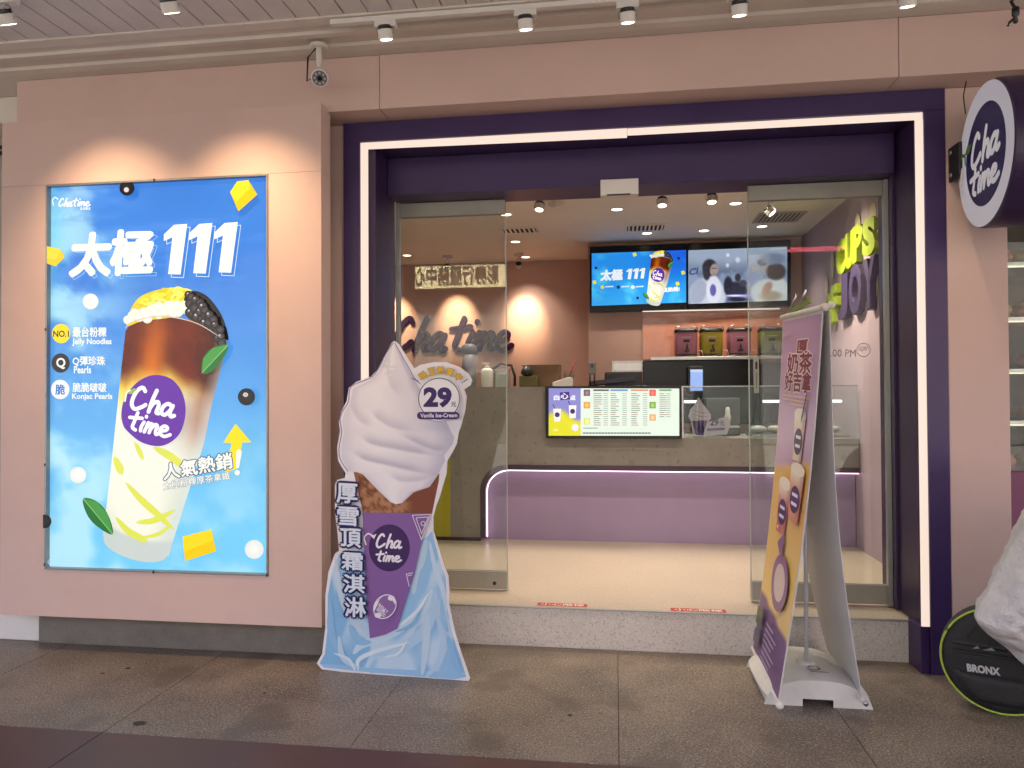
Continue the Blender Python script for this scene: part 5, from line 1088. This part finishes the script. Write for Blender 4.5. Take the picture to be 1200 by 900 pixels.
# pale grey sack leaning over the bag
sk = thing('grey_sack', 'crumpled pale grey sack leaning over the round black bag at the right edge', 'sack', (2.1, 3.35, 0))
SKY_ = 3.40
so_ = [(1146, 716), (1150, 707), (1160, 690), (1175, 660), (1190, 632), (1203, 604), (1230, 575), (1290, 556), (1360, 566), (1410, 620), (1430, 720), (1425, 806), (1330, 826), (1260, 815), (1205, 783), (1180, 760), (1160, 745), (1149, 735), (1144, 726)]
cen = (1300, 700); b = MB(); rings = 34; NN = 160
op = np.array(catmull(so_ + so_[:1], 10))[:-1]; ang = np.linspace(0, len(op) - 1, NN).astype(int); op = op[ang]
front = []; 
def sackp(px, py, f, side):
    q_ = at(cen[0] + (px - cen[0]) * f, cen[1] + (py - cen[1]) * f, 'y', SKY_); bulge = .17 * math.sqrt(max(0, 1 - f ** 2.6))
    wr = .05 * (float(fbm(q_[0] * 11 + q_[2] * 3, q_[2] * 5, 41 + side, 4)) - .5) * (1 - f ** 6) + .07 * (float(vnoise(q_[0] * 6 - q_[2] * 8, q_[2] * 3 + q_[0] * 3, 50)) - .5) * (1 - f ** 4)
    n1 = float(fbm(q_[0] * 6 + q_[2] * 9, q_[2] * 4 - q_[0] * 3, 61, 3)); n2 = float(fbm(q_[0] * 9 - q_[2] * 6, q_[2] * 6 + q_[0] * 4, 77, 3))
    wr += (.035 * (1 - abs(2 * n1 - 1) * 2.2) + .022 * (1 - abs(2 * n2 - 1) * 2.2)) * (1 - f ** 14) * 1.1
    return q_ + np.array((0, -1 if side == 0 else 1, 0)) * (bulge + wr)
for side in (0, 1):
    v = [sackp(cen[0], cen[1], 0, side)]
    for r in range(1, rings + 1): v += [sackp(p_[0], p_[1], r / rings, side) for p_ in op]
    f = [(0, 1 + k, 1 + (k + 1) % NN) for k in range(NN)] + [(1 + r * NN + k, 1 + r * NN + (k + 1) % NN, 1 + (r + 1) * NN + (k + 1) % NN, 1 + (r + 1) * NN + k) for r in range(rings - 1) for k in range(NN)]
    b.add(v, f, 0, True)
b.build('sack_body', mat('sack_cloth', (.62, .60, .57), .5, noise=(6, .05), bump=(9, 1.0), bdist=.05), sk)
MB().tube([tuple(sackp(1165, 706 + k * 7, .97, 0) + (0, -.004, 0)) for k in range(5)], .003, 6).build('seam', mat('seam_grey', (.2, .2, .19), .8), sk)
lo = min(p_[2] for p_ in b.v)
MB().lathe([(.16, 0), (.17, .02), (.16, max(.05, lo + .08))], (2.28, 3.45, 0), 'z', 20).build('sack_base', bpy.data.materials['sack_cloth'], sk)

# ------------------------------------------------------------------ bakery shelves next door (narrow strip at the right edge)
nk = thing('bakery_cabinet', 'glass bakery cabinet with lit shelves next door at the right edge', 'cabinet', (2.6, 4.9, 0))
box('back_panel', mat('cabinet_back', (.10, .07, .05), .6, noise=(6, .3)), 2.10, 3.6, 5.2, 5.25, 0, 3.1, nk)
box('lower_panel', mat('magenta_panel', (.22, .06, .13), .45), 2.07, 3.6, 4.70, 5.19, 0, 1.03, nk, .004)
for z_ in (1.31, 1.62, 1.93, 2.26): box('shelf', M['steel'], 2.07, 3.6, 4.75, 5.19, z_, z_ + .018, nk); box('shelf_light', glow('shelf_led%d' % int(z_ * 100), (1, .85, .6), K * 1.2), 2.07, 3.6, 4.752, 4.77, z_ - .012, z_ - .002, nk)
rs = random.Random(9)
for z_ in (1.032, 1.33, 1.64, 1.95, 2.28):
    for k in range(4):
        MB().lathe([(.02, 0), (.07, .01), (.085, .05), (.06, .09), (.01, .105)], (2.15 + k * .18, 4.9 + rs.uniform(-.05, .05), z_), 'z', 14, sx=rs.uniform(.8, 1.1)).build('loaf', mat('crust', (rs.uniform(.25, .42), rs.uniform(.14, .22), .06), .5, noise=(12, .25)), nk)
MB().box(2.065, 3.6, 4.70, 4.708, 1.035, 2.7).build('front_pane', M['cglass'], nk); box('head_panel', mat('cab_head', (.05, .05, .05), .5), 2.065, 3.6, 4.70, 5.19, 2.705, 3.12, nk)
# ------------------------------------------------------------------ the other side of the street, seen only mirrored in the door glass
ob = thing('opposite_building', 'row building across the street mirrored faintly in the door glass', 'building', (0, -15, 0))
box('wall', mat('opp_wall', (.13, .12, .11), .8, noise=(1.5, .1)), -26, 26, -19, -15, -.16, 7.4, ob)
WG = mat('opp_window', (.05, .06, .07), .15)
for k in range(-6, 7):
    for z_ in (5.2,):
        w = box('window', WG, k * 3.4 - .8, k * 3.4 + .8, -15.02, -14.98, z_, z_ + 1.5, ob); box('window_frame', M['white'], k * 3.4 - .03, k * 3.4 + .03, -14.97, -14.95, z_, z_ + 1.5, w)
box('shop_recess', mat('opp_dark', (.10, .10, .10), .8), -25, 25, -15.02, -14.96, -.1, 3.3, ob)
ys_ = 4.71 * 2 + 14.6; p, q_ = at(478, 309, 'y', ys_), at(592, 336, 'y', ys_)
sg2 = thing('street_signboard', 'pale yellow signboard with dark characters mirrored in the left glass door', 'sign', ((p[0] + q_[0]) / 2, -14.6, q_[2]))
box('panel', mat('sign_yellow', (.66, .60, .34), .6, noise=(2, .1)), p[0], q_[0], -14.9, -14.6, q_[2], p[2], sg2, .01)
k = Art(lambda a, b_: np.array((a, -14.59, b_)), (0, 1, 0), .004); k.text('彩券行服務中心', [(q_[0] - .2, p[2] - .12), (p[0] + .2, p[2] - .12), (p[0] + .2, q_[2] + .1), (q_[0] - .2, q_[2] + .1)], (60, 62, 50), .03); k.build('lettering', M['print'], sg2)
ya = 4.64 * 2 + 14; p, q_ = at(935, 250, 'y', ya), at(1010, 285, 'y', ya)
aw = thing('red_awning', 'red shop awning across the street mirrored in the right glass door', 'awning', ((p[0] + q_[0]) / 2, -14.4, q_[2]))
MB().prism([(p[0] - .5, -14.95, p[2]), (p[0] - .5, -13.8, q_[2] + .15), (p[0] - .5, -13.8, q_[2] - .1), (p[0] - .5, -14.95, q_[2] + .2)], (q_[0] - p[0] + 2, 0, 0)).build('canopy', mat('awning_red', (.45, .04, .08), .6), aw)
box('valance', bpy.data.materials['awning_red'], p[0] - .5, q_[0] + 1.5, -13.8, -13.77, q_[2] - .25, q_[2] + .1, aw)
